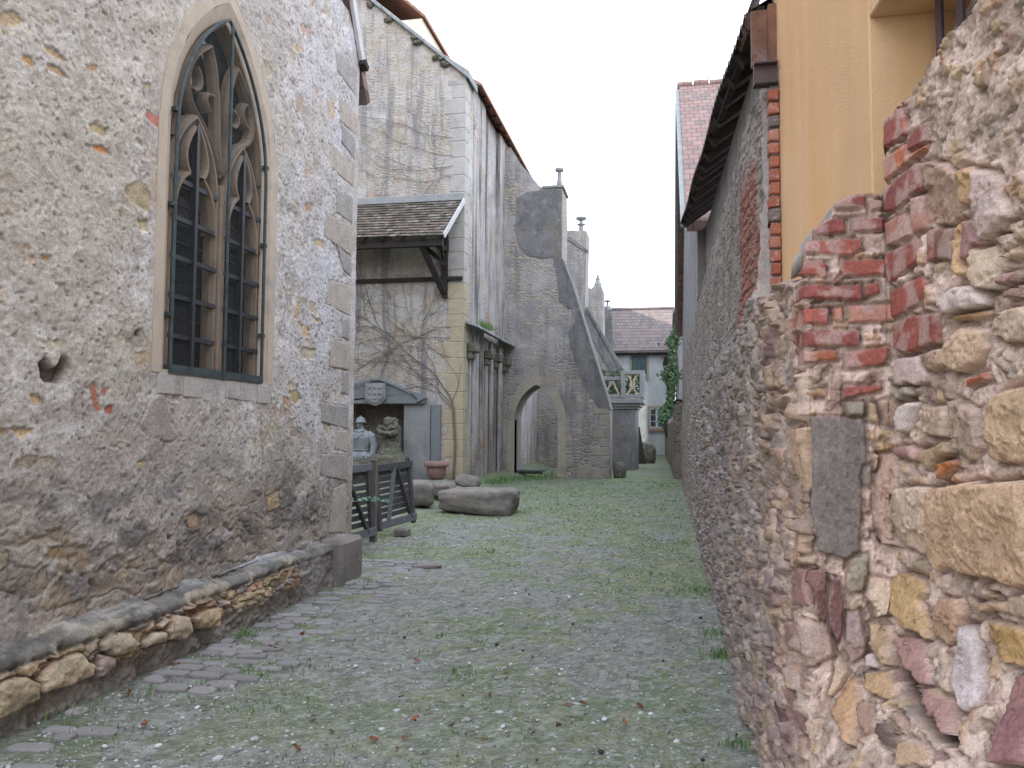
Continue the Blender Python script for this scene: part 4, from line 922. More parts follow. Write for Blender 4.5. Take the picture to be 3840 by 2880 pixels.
MB().box((-9.8,YF-.06,7.93),(-5.52,YF+.01,8.12)).build('flashing',M['slate'],can,bevel=.01)
vb=MB(); vb.bar((-5.50,YF-.02,7.93),(-5.70,19.68,6.62),.03,.13); vb.build('verge_board',M['white_board'],can)
tb=MB(); tb.box((-9.8,19.85,6.42),(-5.80,20.02,6.60)); 
for x in np.arange(-9.6,-5.7,.55): tb.bar((x,YF,7.80),(x,19.75,6.60),.08,.1)
for x in(-6.02,):
    tb.bar((x,20.93,5.22),(x,20.93,7.6),.14,.14,(0,1,0)); tb.bar((x-.02,20.88,5.35),(x-.38,19.95,6.5),.15,.15,(0,1,0)); tb.bar((x-.5,20.5,6.60),(x+.12,20.6,6.05),.11,.12,(0,1,0)); tb.bar((x,20.95,6.55),(x,19.9,6.52),.13,.13)
tb.bar((-6.02,20.9,6.1),(-5.9,20.0,6.55),.08,.08)
tb.box((-9.8,YF-.10,5.70),(-5.53,YF-.005,5.80))
tb.build('timber_bracket',M['wood_dark'],can)
# memorial niche
nm=MB(); nm.prism([(-9.9,2.30),(-6.52,2.30),(-6.50,2.47),(-6.95,2.58),(-7.75,2.93),(-8.0,2.93),(-9.9,2.25)],'Y',YF-.26,YF-.005)
nm.prism([(-6.72,2.32),(-6.46,2.44),(-6.50,2.56),(-6.95,2.66),(-7.72,3.0),(-8.03,3.0),(-9.9,2.42),(-9.9,2.35),(-8.0,2.93),(-7.75,2.93),(-6.9,2.60),(-6.70,2.45)],'Y',YF-.33,YF-.262)
ni=nm.build('memorial_niche',M['bluestone'],church,bevel=.01)
shp=[(-8.16,2.86),(-7.58,2.86),(-7.58,2.42),(-7.68,2.30),(-7.87,2.23),(-8.06,2.30),(-8.16,2.42)]
sh=MB(); sh.prism(shp,'Y',YF-.40,YF-.27); cx,cz=-7.87,2.58
sh.prism([(cx+(x-cx)*.82,cz+(z-cz)*.82) for x,z in shp],'Y',YF-.43,YF-.40)
for i in range(9): sh.lathe((cx+(-.14,0,.14)[i%3],YF-.435,cz+(.16,0,-.14)[i//3]),[(0,-.05),(.05,-.03),(.055,.02),(0,.05)],7,sy=.5)
sh.build('coat_of_arms',M['grey_stone'],ni,bevel=.012,rough=.004)
MB().box((-7.13,YF-.14,0),(-6.38,YF-.01,2.30)).build('jamb',M['grey_stone'],ni,bevel=.012); MB().box((-9.9,YF-.14,0),(-8.8,YF-.01,2.28)).build('jamb',M['grey_stone'],ni,bevel=.012)
MB().box((-6.37,YF-.09,.2),(-6.10,YF-.01,2.28)).build('jamb',M['bluestone'],ni,bevel=.01)
MB().box((-8.84,YF+.0,0),(-8.76,YF+.9,2.3)).build('jamb',M['sandstone'],ni)
MB().box((-8.9,YF+.62,-.1),(-7.0,YF+.70,2.4)).build('niche_back',M['low'],ni)
MB().box((-7.95,YF+.50,.8),(-7.4,YF+.6,1.75)).build('stone_slab',M['grey_stone'],ni,bevel=.02)
# projecting tiled ledge on the side wall with corbels
lg=MB()
rs=random.Random(8)
y=21.15
while y<27.4:
    lg.add([(XN,y,4.62),(XN,y+.30,4.62),(-5.10+rs.uniform(-.03,.02),y+.30,4.47+rs.uniform(-.02,.02)),(-5.10+rs.uniform(-.03,.02),y,4.47),(XN,y,4.55),(XN,y+.30,4.55),(-5.10,y+.30,4.41),(-5.10,y,4.41)],[(0,1,2,3),(7,6,5,4),(3,2,6,7),(1,5,6,2),(0,3,7,4)]); y+=.29
ld=lg.build('tiled_ledge',M['slate'],church)
for y in(21.4,23.4,24.6,26.0): MB().box((XN,y,3.75),(-5.22,y+.42,4.02)).box((XN,y,3.55),(-5.34,y+.42,3.75)).build('corbel',M['mossy'],ld,bevel=.04)
lt=MB(); rs=random.Random(14)
for i in range(7): tuft(lt,-5.25,22.0+i*.22,4.6,26,.16,.06)
lt.build('tufts',M['grass'],ld,fix=False)
# old vertical shafts on the nave wall
pf=MB()
for y,wd,dp,z0,z1 in((21.95,.35,.05,0,4.3),(22.9,.22,.10,0,4.3),(24.2,.25,.09,0,4.3),(25.4,.25,.10,0,4.3)): pf.box((XN,y,z0),(XN+dp,y+wd,z1))
pf.build('shafts',M['nave'],church,bevel=.02,rough=.01)

# buttresses
def z6(x,y): return (1750+x/1.327,600+y/1.327)
def but(Y,out,th,arc_=None):
    pts=list(out)
    if arc_:
        l,r_,zb,zs,za=arc_; c=(l+r_)/2; h_=(r_-l)/2
        ar=arch(c,h_,zs,za,9)
        i=[k for k,p in enumerate(pts) if p==('A',)][0]
        pts=pts[:i]+[(l,zb)]+ar+[(r_,zb)]+pts[i+1:]
    mb=MB(); mb.prism(pts,'Y',Y,Y+th); return mb
Y1=26.5
q=[(at(*z6(*p),Y=Y1).x,at(*z6(*p),Y=Y1).z) for p in((712,1240),(690,1160),(640,1000),(600,870),(560,740),(520,605),(490,535),(474,490))]
o1=[(-5.55,-.3),('A',),(-1.93,-.3)]+q+[(-3.50,8.75),(-3.52,9.83),(-4.15,9.87),(-4.30,9.95),(-4.95,10.75),(-5.3,11.35),(-5.55,11.4)]
b1=but(Y1,o1,1.3,(-5.12,-3.64,-.3,1.95,3.13)).build('buttress',M['buttress'],church)
# weathered render skin over the upper half and along the slope, proud of the masonry
sk=MB(); up1=[(at(*z6(*p),Y=Y1).x,at(*z6(*p),Y=Y1).z) for p in((255,190),(300,160),(380,150),(472,150),(472,490),(520,605),(560,740),(600,870),(640,1000),(690,1160),(706,1235),(655,1235),(610,1160),(560,1060),(520,930),(505,860),(540,800),(520,740),(460,700),(455,610),(430,480),(370,490),(300,470),(262,420),(240,330),(250,240))]
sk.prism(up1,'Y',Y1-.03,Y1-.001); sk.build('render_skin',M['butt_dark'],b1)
vs=MB(); c=(-5.12-3.64)/2; h_=.74
oa=arch(c,h_+.26,1.95,3.46,7,.05); ia=arch(c,h_,1.95,3.13,7,.05)
n=len(oa)
for i in range(n-1):
    g=.012
    vs.add([(ia[i][0],Y1-.025,ia[i][1]+g),(ia[i+1][0],Y1-.025,ia[i+1][1]-0),(oa[i+1][0],Y1-.025,oa[i+1][1]-0),(oa[i][0],Y1-.025,oa[i][1]+g),
            (ia[i][0],Y1+.4,ia[i][1]+g),(ia[i+1][0],Y1+.4,ia[i+1][1]),(oa[i+1][0],Y1+.4,oa[i+1][1]),(oa[i][0],Y1+.4,oa[i][1]+g)],[(0,1,2,3),(0,4,5,1),(3,2,6,7),(0,3,7,4),(1,5,6,2)])
vs.build('arch_stones',M['arch'],b1)
rs=random.Random(2); z=-.05; k=0
while z<2.2:
    hz=rs.uniform(.28,.42); w1=(.55,.32)[k%2]
    MB().box((-1.93-w1,Y1-.018,z),(-1.915,Y1+.5,z+hz-.02)).build('quoin',M['grey_quoin'],b1,bevel=.02)
    if z<1.7: MB().box((-3.64,Y1-.018,z),(-3.64+(.3,.5)[k%2],Y1+.02,z+hz-.02)).build('quoin',M['grey_quoin'],b1,bevel=.02)
    z+=hz;k+=1
MB().box((-2.95,Y1-.016,-.05),(-2.5,Y1+.01,.42)).build('base_block',M['grey_quoin'],b1,bevel=.02)
cpb=MB()
for (xa,za),(xb,zb) in zip(q[:-1],q[1:]): cpb.add([(xa+.025,Y1-.05,za),(xb+.025,Y1-.05,zb+.0),(xb+.025,Y1+1.35,zb),(xa+.025,Y1+1.35,za),(xa-.02,Y1-.05,za-.05),(xb-.02,Y1-.05,zb-.05),(xb-.02,Y1+1.35,zb-.05),(xa-.02,Y1+1.35,za-.05)],[(0,1,2,3),(7,6,5,4),(0,4,5,1),(3,2,6,7),(0,3,7,4),(1,5,6,2)])
MB().box((-4.2,Y1-.06,9.86),(-3.46,Y1+1.35,9.94)).build('cap_slab',M['grey_stone'],b1)
cpb.build('coping',M['butt_dark'],b1)
def pin(name,x,y,z,prof,par): mb=MB(); mb.lathe((x,y,z),prof,14); return mb.build(name,M['grey_stone'],par)
pin('pinnacle',-3.68,Y1+.5,9.9,[(.14,0),(.11,.05),(.075,.5),(.065,.66),(.145,.69),(.16,.73),(.15,.79),(.06,.82)],b1)
Y2=33.5
b2=but(Y2,[(-5.5,-.3),(-1.93,-.3),(-1.93,4.05),(-2.2,4.5),(-2.9,5.75),(-3.45,6.76),(-3.42,9.0),(-3.39,10.1),(-4.45,10.17),(-4.45,10.3),(-5.5,11.2)],1.3).build('buttress',M['buttress'],church)
MB().prism([(-4.5,9.95),(-3.45,9.2),(-3.32,9.1),(-3.32,9.25),(-4.4,10.1)],'Y',Y2-.05,Y2-.002).build('cap_slab',M['butt_dark'],b2); mb=MB(); mb.prism([(-1.9,3.95),(-3.42,6.74),(-3.36,6.85),(-1.78,4.05)],'Y',Y2-.06,Y2+1.36); mb.prism([(-1.95,3.2),(-3.55,6.2),(-3.45,6.7),(-1.94,4.0)],'Y',Y2-.03,Y2-.004)
mb.build('coping',M['butt_dark'],b2)
pin('pinnacle',-3.68,Y2+.5,10.1,[(.16,0),(.12,.1),(.09,.35),(.18,.40),(.18,.44),(.07,.48),(.08,.57),(.22,.64),(.24,.71),(.10,.76)],b2)
Y3=41
b3=but(Y3,[(-5.5,-.3),(-2.0,-.3),(-2.0,4.2),(-3.29,6.43),(-3.33,8.94),(-3.6,9.2),(-3.95,8.95),(-4.2,9.2),(-4.45,9.5),(-5.5,10.4)],1.3).build('buttress',M['buttress'],church)
pin('pinnacle',-3.6,Y3+.4,9.0,[(.22,0),(.20,.25),(.10,.45),(.12,.5),(.03,.8)],b3)
Y4=48
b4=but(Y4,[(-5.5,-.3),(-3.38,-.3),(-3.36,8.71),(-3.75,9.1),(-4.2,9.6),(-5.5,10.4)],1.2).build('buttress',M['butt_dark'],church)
pin('pinnacle',-3.62,Y4+.4,8.9,[(.26,0),(.2,.25),(.06,.3),(.06,.5),(.2,.56),(.2,.62),(.05,.66)],b4)

# balcony pier
pier=thing('balcony_pier','grey stone pier carrying a balcony with pierced balustrade beyond the first buttress','balcony',(-1.8,32,0))
MB().box((-2.6,32,-.2),(-1.25,34.2,2.46)).build('pier',M['butt_dark'],pier,bevel=.02)
mb=MB(); mb.box((-2.6,31.93,2.46),(-1.18,34.3,2.56)).box((-2.6,31.85,2.56),(-1.08,34.4,2.68)).box((-2.6,31.75,2.68),(-.95,34.5,2.88)); mb.build('cornice',M['grey_stone'],pier,bevel=.02)
mb=MB(); x0,x1,z0,z1=-1.86,-.95,2.9,3.98
mb.box((x0,31.75,z0),(x1,31.9,z0+.14)).box((x0,31.75,z1-.15),(x1+.02,31.9,z1)).box((x0,31.74,z0),(x0+.17,31.92,z1)).box((x1-.17,31.74,z0),(x1,31.92,z1))
mb.box((-3.2,31.8,z0),(x0,31.92,z0+.14)).box((-3.2,31.8,3.60),(x0,31.92,3.74)); mb.box((x1-.15,31.92,z0),(x1,34.4,z0+.14)).box((x1-.15,31.92,z1-.15),(x1,34.4,z1)).box((x1-.15,33,z0),(x1,33.15,z1)).box((x1-.15,34.25,z0),(x1,34.4,z1))
bl_=mb.build('balustrade',M['grey_stone'],pier,bevel=.012)
mb=MB()
cx=(x0+x1)/2; 
for sg in(-1,1):
    mb.tube([(cx+sg*(.34-.30*math.cos(t)),31.83,3.43+.42*math.sin(t)) for t in np.linspace(-1.25,1.25,11)],.042,6)
z_=[(x0-.08,3.05),(x0-.33,3.6),(x0-.62,3.05),(x0-.9,3.6),(x0-1.2,3.05)]
for (a,b1_),(c,d) in zip(z_[:-1],z_[1:]): mb.bar((a,31.86,b1_),(c,31.86,d),.07,.08,(0,1,0))
mb.build('tracery_panel',M['sandstone'],bl_)

# far houses
house=thing('farmhouse','pale rendered two-storey house closing the alley, brown tiled roof and shuttered window','house',(-1.7,52,0))
MB().box((-10,52,-.3),(.30,58,6.78)).prism([(52.0,6.78),(58,6.78),(55,9.6)],'X',.0,.29).build('wall',M['housewall'],house)
mb=MB(); mb.prism([(51.55,6.62),(51.55,6.76),(55.05,9.98),(58.6,6.76),(58.6,6.62),(55.05,9.84)],'X',-10,.42); rf=mb.build('roof',M['tile_far'],house)
mb=MB(); mb.tube([(x,55.05,9.97) for x in(-10,.42)],.12,8); mb.build('ridge_tiles',M['tile_far'],rf)
MB().box((-10,51.62,6.50),(.35,51.98,6.63)).build('eaves_board',M['wood_dark'],rf)
def fwin(x0,x1,z0,z1,sh):
    mb=MB(); f=.14
    mb.box((x0-f,51.95,z0-f),(x0,52.05,z1+f)).box((x1,51.95,z0-f),(x1+f,52.05,z1+f)).box((x0,51.95,z1),(x1,52.05,z1+f)).box((x0,51.93,z0-f),(x1,52.05,z0))
    w_=mb.build('window',M['yframe'],house)
    if sh:
        mb=MB(); xm=(x0+x1)/2
        for a,b_ in((x0+.01,xm-.01),(xm+.01,x1-.01)):
            mb.box((a,51.90,z0),(b_,51.95,z1)).box((a+.06,51.88,z0+.08),(b_-.06,51.90,z1*.5+z0*.5-.05)).box((a+.06,51.88,z1*.5+z0*.5+.05),(b_-.06,51.90,z1-.08))
        mb.box((x0-.06,51.87,z0+.15),(x0+.2,51.9,z0+.2)).box((x0-.06,51.87,z1-.2),(x0+.2,51.9,z1-.15))
        mb.build('shutter',M['shutter'],w_)
    else:
        mb=MB(); xm=(x0+x1)/2
        mb.box((x0,51.96,z0),(x0+.07,52.0,z1)).box((x1-.07,51.96,z0),(x1,52.0,z1)).box((xm-.07,51.95,z0),(xm+.07,52.0,z1)).box((x0,51.96,z0),(x1,52.0,z0+.07)).box((x0,51.96,z1-.07),(x1,52.0,z1))
        for k in(1,2): z=z0+(z1-z0)*k/3; mb.box((x0,51.97,z-.02),(x1,52.0,z+.02))
        mb.build('casement',M['white'],w_)
        MB().box((x0,51.985,z0),(x1,51.998,z1)).build('pane',M['glass'],w_)
        mb=MB()
        for k in range(7): xx=x0-.05+k*(x1-x0+.1)/6.5; mb.box((xx,51.88,z0-.30),(xx+.12,51.96,z0-.16))
        mb.build('sill',M['terracotta'],w_)
fwin(-2.33,-1.36,5.02,6.42,True); fwin(-1.20,-.30,1.80,3.05,False)
nh=thing('neighbour_house','dark-walled house with red tiled roof, mostly hidden at the right end of the alley','house',(2.5,46,0))
MB().box((.45,45,-.2),(6,51.4,8.2)).build('wall',M['tall'],nh)
MB().prism([(.25,8.1),(.25,8.25),(3.2,11.2),(6.2,8.25),(6.2,8.1),(3.2,11.0)],'Y',44.7,51.5).build('roof',M['tile_red'],nh)
lw=thing('garden_wall','low rough stone garden wall running on past the long wall to the house','wall',(.25,38,0))
mb=MB()
ys=np.linspace(27.2,51.9,40)
for a,b_ in zip(ys[:-1],ys[1:]):
    xa,xb=np.interp([a,b_],[27,36,52],[.16,.06,-.25]); za,zb=[2.1+.10*math.sin(t*1.7) for t in(a,b_)]
    if a<28.3: za+=.5*(28.3-a)/1.1
    if b_<28.3: zb+=.5*(28.3-b_)/1.1
    mb.add([(xa,a,-.2),(xb,b_,-.2),(xb,b_,zb-.1),(xa,a,za-.1),(xa+.12,a,za),(xb+.12,b_,zb),(xa+.5,a,za-.06),(xb+.5,b_,zb-.06),(xa+.5,a,-.2),(xb+.5,b_,-.2)],[(0,1,2,3),(3,2,5,4),(4,5,7,6),(6,7,9,8)])
mb.add([(.16,27.2,-.2),(.66,27.2,-.2),(.66,27.2,2.5),(.28,27.2,2.6),(.16,27.2,2.45)],[(0,1,2,3,4)])
mb.build('masonry',M['low'],lw,fix=False)
# ivy
iv=thing('ivy','thick green ivy hanging over the garden wall beside the far house','ivy',(.2,43.5,0))
mb=MB(); rs=random.Random(31)
def leafm(mb,p,s,rs):
    n=Vector((rs.gauss(-.3,.5),rs.gauss(-1,.5),rs.gauss(.4,.4))).normalized(); a=n.cross(Vector((0,0,1))).normalized(); b_=n.cross(a); t=rs.uniform(0,2*PI); a2=a*math.cos(t)+b_*math.sin(t); b2_=n.cross(a2)
    mb.add([p-b2_*s,p+a2*s*.8,p+b2_*s*.9+n*s*.2,p-a2*s*.8],[(0,1,2,3)])
for i in range(5200):
    z=rs.uniform(1.2,7.3); cx=np.interp(z,[1.2,2.2,3,5,6.3,7.3],[.02,-.12,.10,.18,.22,.45]); wd=np.interp(z,[1.2,2.2,3,5,6.3,7.3],[.22,.42,.40,.42,.30,.12])
    lump=.7+.5*math.sin(z*3.1)+.2*math.sin(z*7+1)
    p=Vector((cx+rs.gauss(0,.5)*wd*max(.4,lump),43.6+rs.gauss(0,.28)+ (z<2.5)*-1.0,z)); leafm(mb,p,rs.uniform(.05,.10),rs)
mb.build('foliage',M['ivy'],iv,fix=False)
mb=MB()
for k in range(5): mb.tube([(.3+.1*k,44.2,0.2),(.2+.08*k,44.0,2.5),(.35+.05*k,43.9,5),(.4,43.9,7)],.03,5)
mb.build('stem',M['vine'],iv)
mb=MB()
for i in range(900): leafm(mb,Vector((rs.uniform(-2.9,-1.1),rs.uniform(32.5,34),rs.uniform(2.95,3.95)+.2*rs.random())),rs.uniform(.04,.08),rs)
for k in range(5): mb.tube([(-1.6-.25*k,33.4,2.88),(-1.6-.22*k,33.2,3.7)],.015,4)
tag(mb.build('potted_shrub',M['ivy'],loc=(-1.9,33.2,2.88),fix=False),'green leafy shrub growing on the balcony behind its balustrade','shrub')
# bare vine on the church front
mb=MB(); rs=random.Random(77)
def vine(p,ang,ln,r_,dep):
    pts=[p]; a=ang; x,z=p[0],p[2]
    for i in range(int(ln/.18)):
        a+=rs.gauss(0,.16); x+=.18*math.cos(a); z+=.18*math.sin(a)
        if x>XN-.03 or x<-9.2: break
        pts.append((x,YF-.03-r_,z))
        if dep>0 and rs.random()<.30: vine((x,YF-.03-r_*.6,z),a+rs.choice((-1,1))*rs.uniform(.35,.9),ln*rs.uniform(.3,.6),r_*.55,dep-1)
    if len(pts)>2: mb.tube(pts,[.62*r_*(1-.6*i/len(pts)) for i in range(len(pts))],4)
for x,a,l,r_ in((-5.75,1.75,9,.030),(-5.72,2.2,5,.02),(-7.9,1.2,3.0,.014),(-5.8,2.5,4.5,.018)): vine((x,YF-.05,2.2 if x>-6 else 3.0),a,l,r_,3)
for z,a in((3.6,2.9),(4.4,2.8),(4.1,3.3),(8.6,2.95),(9.2,3.05),(9.7,2.9),(8.9,3.2)): vine((-5.85,YF-.05,z),a,3.6,.014,2)
mb.tube([(-5.72,YF-.06,.25),(-5.68,YF-.06,1.2),(-5.75,YF-.06,2.2)],.034,6)
tag(mb.build('climbing_vine',M['vine'],loc=(-5.8,YF-.05,.25),fix=False),'bare leafless climbing vine spread over the church front','vine')

# ================================================================== RIGHT BUILDINGS
yel=thing('yellow_house','ochre-yellow stuccoed house rising behind the broken stone wall','house',(2,3.5,0))
mb=MB(); mb.prism([(.715,2.985),(.598,4.53),(.62,4.9),(1.3,5.0),(1.3,2.985)],'Z',0,6.3); mb.prism([(.7155,2.985),(1.10,-2),(1.6,-2),(1.3,2.985)],'Z',3.09,6.3); mb.box((1.62,-2,0),(6,5.0,6.28)); mb.prism([(.99,2.985),(1.15,.4),(1.5,.4),(1.3,2.985)],'Z',0,2.6); mb.prism([(.92,.4),(1.10,-2),(1.6,-2),(1.6,.4)],'Z',0,3.09)
mb.build('wall',M['stucco'],yel,bevel=.006)
MB().prism([(.50,6.2),(.50,6.35),(3.4,8.8),(6.4,6.35),(6.4,6.2),(3.4,8.6)],'Y',-2.2,4.6).build('roof',M['tile_y'],yel)
ww_=MB()
for y in(2.86,2.70,2.54,2.39,2.24): ww_.tube([(.90+(3-y)*.078,y,2.5),(.90+(3-y)*.078,y,3.3)],.014,8)
wv=ww_.build('window',M['bars'],yel)
MB().add([(1.13,.4,2.55),(.93,2.97,2.55),(.93,2.97,2.93),(1.13,.4,3.3)],[(0,1,2,3)]).build('wire_mesh',M['mesh2'],wv,fix=False)
MB().box((1.20,.4,2.4),(1.29,2.98,3.2)).build('dark_opening',M['void'],wv)
MB().add([(.99,2.62,2.70),(.99,2.40,2.75),(.985,2.20,3.3),(.985,2.42,3.3)],[(0,1,2,3)]).build('board',M['grey_stone'],wv,fix=False)

shed=thing('shed','long grey shed above the stone wall with low dark tiled eaves','shed',(1,9,0))
mb=MB(); mb.prism([(4.6,2.0),(13,2.0),(13,4.86),(4.6,4.05)],'X',.60,1.2); mb.build('wall',M['shed_up'],shed)
mb=MB()
mb.tube([(.56,4.6,3.50),(.55,5.2,3.55),(.53,8,3.62),(.47,13,3.70)],.022,6); mb.build('flashing_strip',M['slate'],shed)
# roof : eave line rises from z 4.0 at Y 4.6 to 4.9 at Y 12.9, tiles facing the alley
def ev_(y): t=(y-4.6)/8.3; return Vector((.50-.26*t,y,4.02+.86*t**.8+.03*math.sin(y*2.1)))
mb=MB(); n=46
for i in range(n):
    y0=4.75+i*8.2/n; y1=y0+8.2/n*.97; 
    for r_i in range(6):
        e0=ev_(y0);e1=ev_(y1); d=Vector((.30,0,.22))
        a0=e0+d*(r_i-.12)+Vector((0,0,.05));a1=e1+d*(r_i-.12)+Vector((0,0,.05));b0=e0+d*(r_i+1.0);b1=e1+d*(r_i+1.0); m0=(a0+a1)/2+Vector((0,0,.035)); mb_=(b0+b1)/2+Vector((0,0,.035)); dd=Vector((0,0,-.022))
        mb.add([a0,m0,a1,b1,mb_,b0]+[p+dd for p in(a0,m0,a1,b1,mb_,b0)],[(0,1,4,5),(1,2,3,4),(11,10,7,6),(10,9,8,7),(0,6,7,1),(1,7,8,2)])
M['rtile']=leafmat('shed_tile',(.03,.024,.022),(.10,.06,.05))
srf=mb.build('roof',M['rtile'],shed,fix=False)
mb=MB()
for i in range(15):
    y=4.9+i*.56; e=ev_(y); mb.bar(e+Vector((.01,0,-.035)),e+Vector((1.2,0,.80)),.08,.10)
for k in range(3):
    p=[ev_(y)+Vector((.04+.28*k,0,.03+.2*k-.0)) for y in(4.7,8,13)]
    for a,b_ in zip(p[:-1],p[1:]): mb.bar(a,b_,.05,.03)
mb.build('rafter',M['wood_dark'],srf)
mb=MB(); e=ev_(4.7)
mb.add([(.46,4.62,4.02),(.46,5.5,4.20),(.62,5.5,4.5),(.60,4.62,4.42),(.49,4.62,3.98),(.49,5.5,4.16)],[(0,1,2,3),(0,4,5,1)]).box((.555,4.50,3.64),(.60,4.56,3.98)).box((.47,4.56,3.66),(.59,4.60,3.98))
mb.build('metal_flashing',M['rust'],srf)
mb=MB(); mb.box((.47,4.46,3.50),(.596,4.475,3.62)).box((.47,4.42,3.50),(.596,4.50,3.508)).box((.47,4.42,3.612),(.596,4.50,3.62)); mb.build('steel_channel',M['steel'],shed)
# brick jamb at the end of the shed wall
mb=MB(); z=2.15;k=0; rs=random.Random(13)
while z<3.48:
    dx=rs.uniform(-.006,.006); mb.box((.545+dx,4.44+rs.uniform(-.008,.008),z),(.601,4.525,z+.060)); z+=.074;k+=1
bj=mb.build('brick_jamb',None,shed,bevel=.006,rough=.002)
b=NB('jamb_brick'); rnd=b.N('NewGeometry').outputs['Random Per Island']; cc=b.ramp(rnd,[(0,(.30,.09,.06)),(.6,(.40,.14,.09)),(.8,(.42,.20,.14)),(.9,(.16,.13,.12)),(1,(.2,.15,.13))]); M['jb']=b.done(b.mix(b.rng(b.noise(40,4),.55,.7),cc,(.40,.34,.32)),.9,b.noise(60,4),.5,.004); bj.data.materials.append(M['jb'])
MB().box((.556,4.47,2.1),(.599,4.53,3.52)).build('mortar',M['grey_stone'],bj)

th_=thing('tall_house','tall grey house behind the shed with a steep red tiled roof','house',(4,19,0))
MB().box((.47,13.0,0),(8,27,4.9)).prism([(13,4.9),(27,4.9),(20,10.05)],'X',.47,8).build('wall',M['tall'],th_)
MB().prism([(12.85,4.78),(12.85,4.93),(20,10.28),(27.3,4.93),(27.3,4.78),(20,10.1)],'X',.30,8.3).build('roof',M['tile_red'],th_)
mb=MB(); mb.bar((.285,12.85,4.86),(.285,20,10.2),.03,.16,(1,0,0)); mb.bar((.285,20,10.2),(.285,27.3,4.86),.03,.16,(1,0,0)); mb.build('verge_board',M['slate'],th_)
mb=MB()
for i in range(20): mb.tube([(.25+i*.4,20,10.26+.02*(i%2)),(.62+i*.4,20,10.26+.02*(i%2))],.11,8)
mb.build('ridge_tiles',M['tile_red'],th_)
# added mass out of view, keeps the low sun off the alley
wr=thing('sun_blocker_west','unseen mass added west of the chapel to block the low sun','building',(-20,10,0))
MB().box((-26,-16,0),(-18,48,16)).build('wall',M['nave'],wr)
MB().prism([(-17.5,15.9),(-17.5,16.1),(-22,22),(-26.5,16.1),(-26.5,15.9)],'Y',-16.3,48.3).build('roof',M['tile_y'],wr)

pr=thing('sun_blocker_far','unseen block added left of the far house to shade its roof','building',(-14,57,0))  # added out of view; its height sets the shadow edge on the far roof
MB().box((-16,50.9,0),(-12.2,66,13.7)).build('wall',M['housewall'],pr)
MB().prism([(-12,13.9),(-12,14.15),(-14.1,14.5),(-16.2,14.15),(-16.2,13.9)],'Y',50.85,66.2).build('roof',M['tile_y'],pr)

# ================================================================== OBJECTS IN THE YARD
# slatted gates -----------------------------------------------------
def gate(name,p0,p1,z0,z1,label,toprail,nsl=8):
    p0=Vector(p0);p1=Vector(p1); d=(p1-p0); L_=d.length; d.normalize(); n=Vector((d.y,-d.x,0)); 
    if n.dot(-p0)<0: n=-n
    t=thing(name,label,'gate',(p0.x,p0.y,0),'old slatted wooden gate leaves by the chapel corner')
    lean=Vector((n.x,n.y,0))*-.10
    def Q(s_,z,o=0): q=p0+d*s_+n*o+lean*((z-z0)/(z1-z0)); return Vector((q.x,q.y,z))
    for s_ in(.04,L_-.04): MB().bar(Q(s_,z0),Q(s_,z1),.085,.05,tuple(n)).build('stile',M['wood_slat'],t)
    MB().bar(Q(0,z1-.04,.035),Q(L_,z1-.02,.035),.03,.10).build('top_rail',M[toprail],t)
    MB().bar(Q(0,z0+.08,.035),Q(L_,z0+.10,.035),.03,.11).build('bottom_rail',M['wood_grey'],t)
    for k in range(nsl):
        z=z0+.20+(z1-z0-.32)*k/(nsl-1); MB().bar(Q(.05,z-.01,-.02),Q(L_-.05,z+.02,-.02),.022,.068).build('slat',M['wood_slat'],t)
    MB().bar(Q(L_*.22,z0+.1,.03),Q(L_*.48,z1-.06,.03),.03,.06,tuple(n)).build('brace',M['wood_grey'],t)
    MB().bar(Q(L_*.86,z0+.1,.03),Q(L_*.56,z1-.06,.03),.03,.06,tuple(n)).build('brace',M['wood_slat'],t)
    return t
gate('wooden_gate',(-4.36,9.35,0),(-4.10,10.78,0),.06,1.08,'slatted wooden gate leaf with pale top rail, against the chapel corner','wood_grey')
gate('wooden_gate',(-4.13,11.05,0),(-3.98,12.25,0),.12,1.07,'slatted wooden gate leaf right of the post, raised on a stone','wood_slat')
tag(MB().prism([(-4.16-.045,10.86),(-4.16+.045,10.85),(-4.16+.045,10.95),(-4.16-.045,10.95)],'Z',-.05,1.17).build('gate_post',M['wood_post'],loc=(-4.16,10.9,0),bevel=.008),'square weathered post standing between the two slatted gate leaves','post')
tag(MB().box((-4.05,11.45,-.02),(-3.85,11.7,.12)).build('prop_stone',M['trough'],loc=(-3.95,11.57,0),bevel=.03),'small block of stone propping up the right gate leaf','stone')
mb=MB(); rs=random.Random(12); mb.tube([(-4.16,10.2,.62),(-4.1,10.5,.66),(-4.05,10.8,.60),(-4.0,10.95,.56)],.004,4)
for i in range(34): leafm(mb,Vector((-4.14+i*.005+rs.gauss(0,.02),10.15+i*.026,.66-.0*i+rs.gauss(0,.02)-.0028*i)),rs.uniform(.015,.03),rs)
M['lily']=leafmat('pale_green_leaf',(.16,.30,.20),(.30,.46,.34)); tag(mb.build('leafy_twig',M['lily'],loc=(-4.1,10.5,.6),fix=False),'pale green leafy twig poking across the gates','twig')
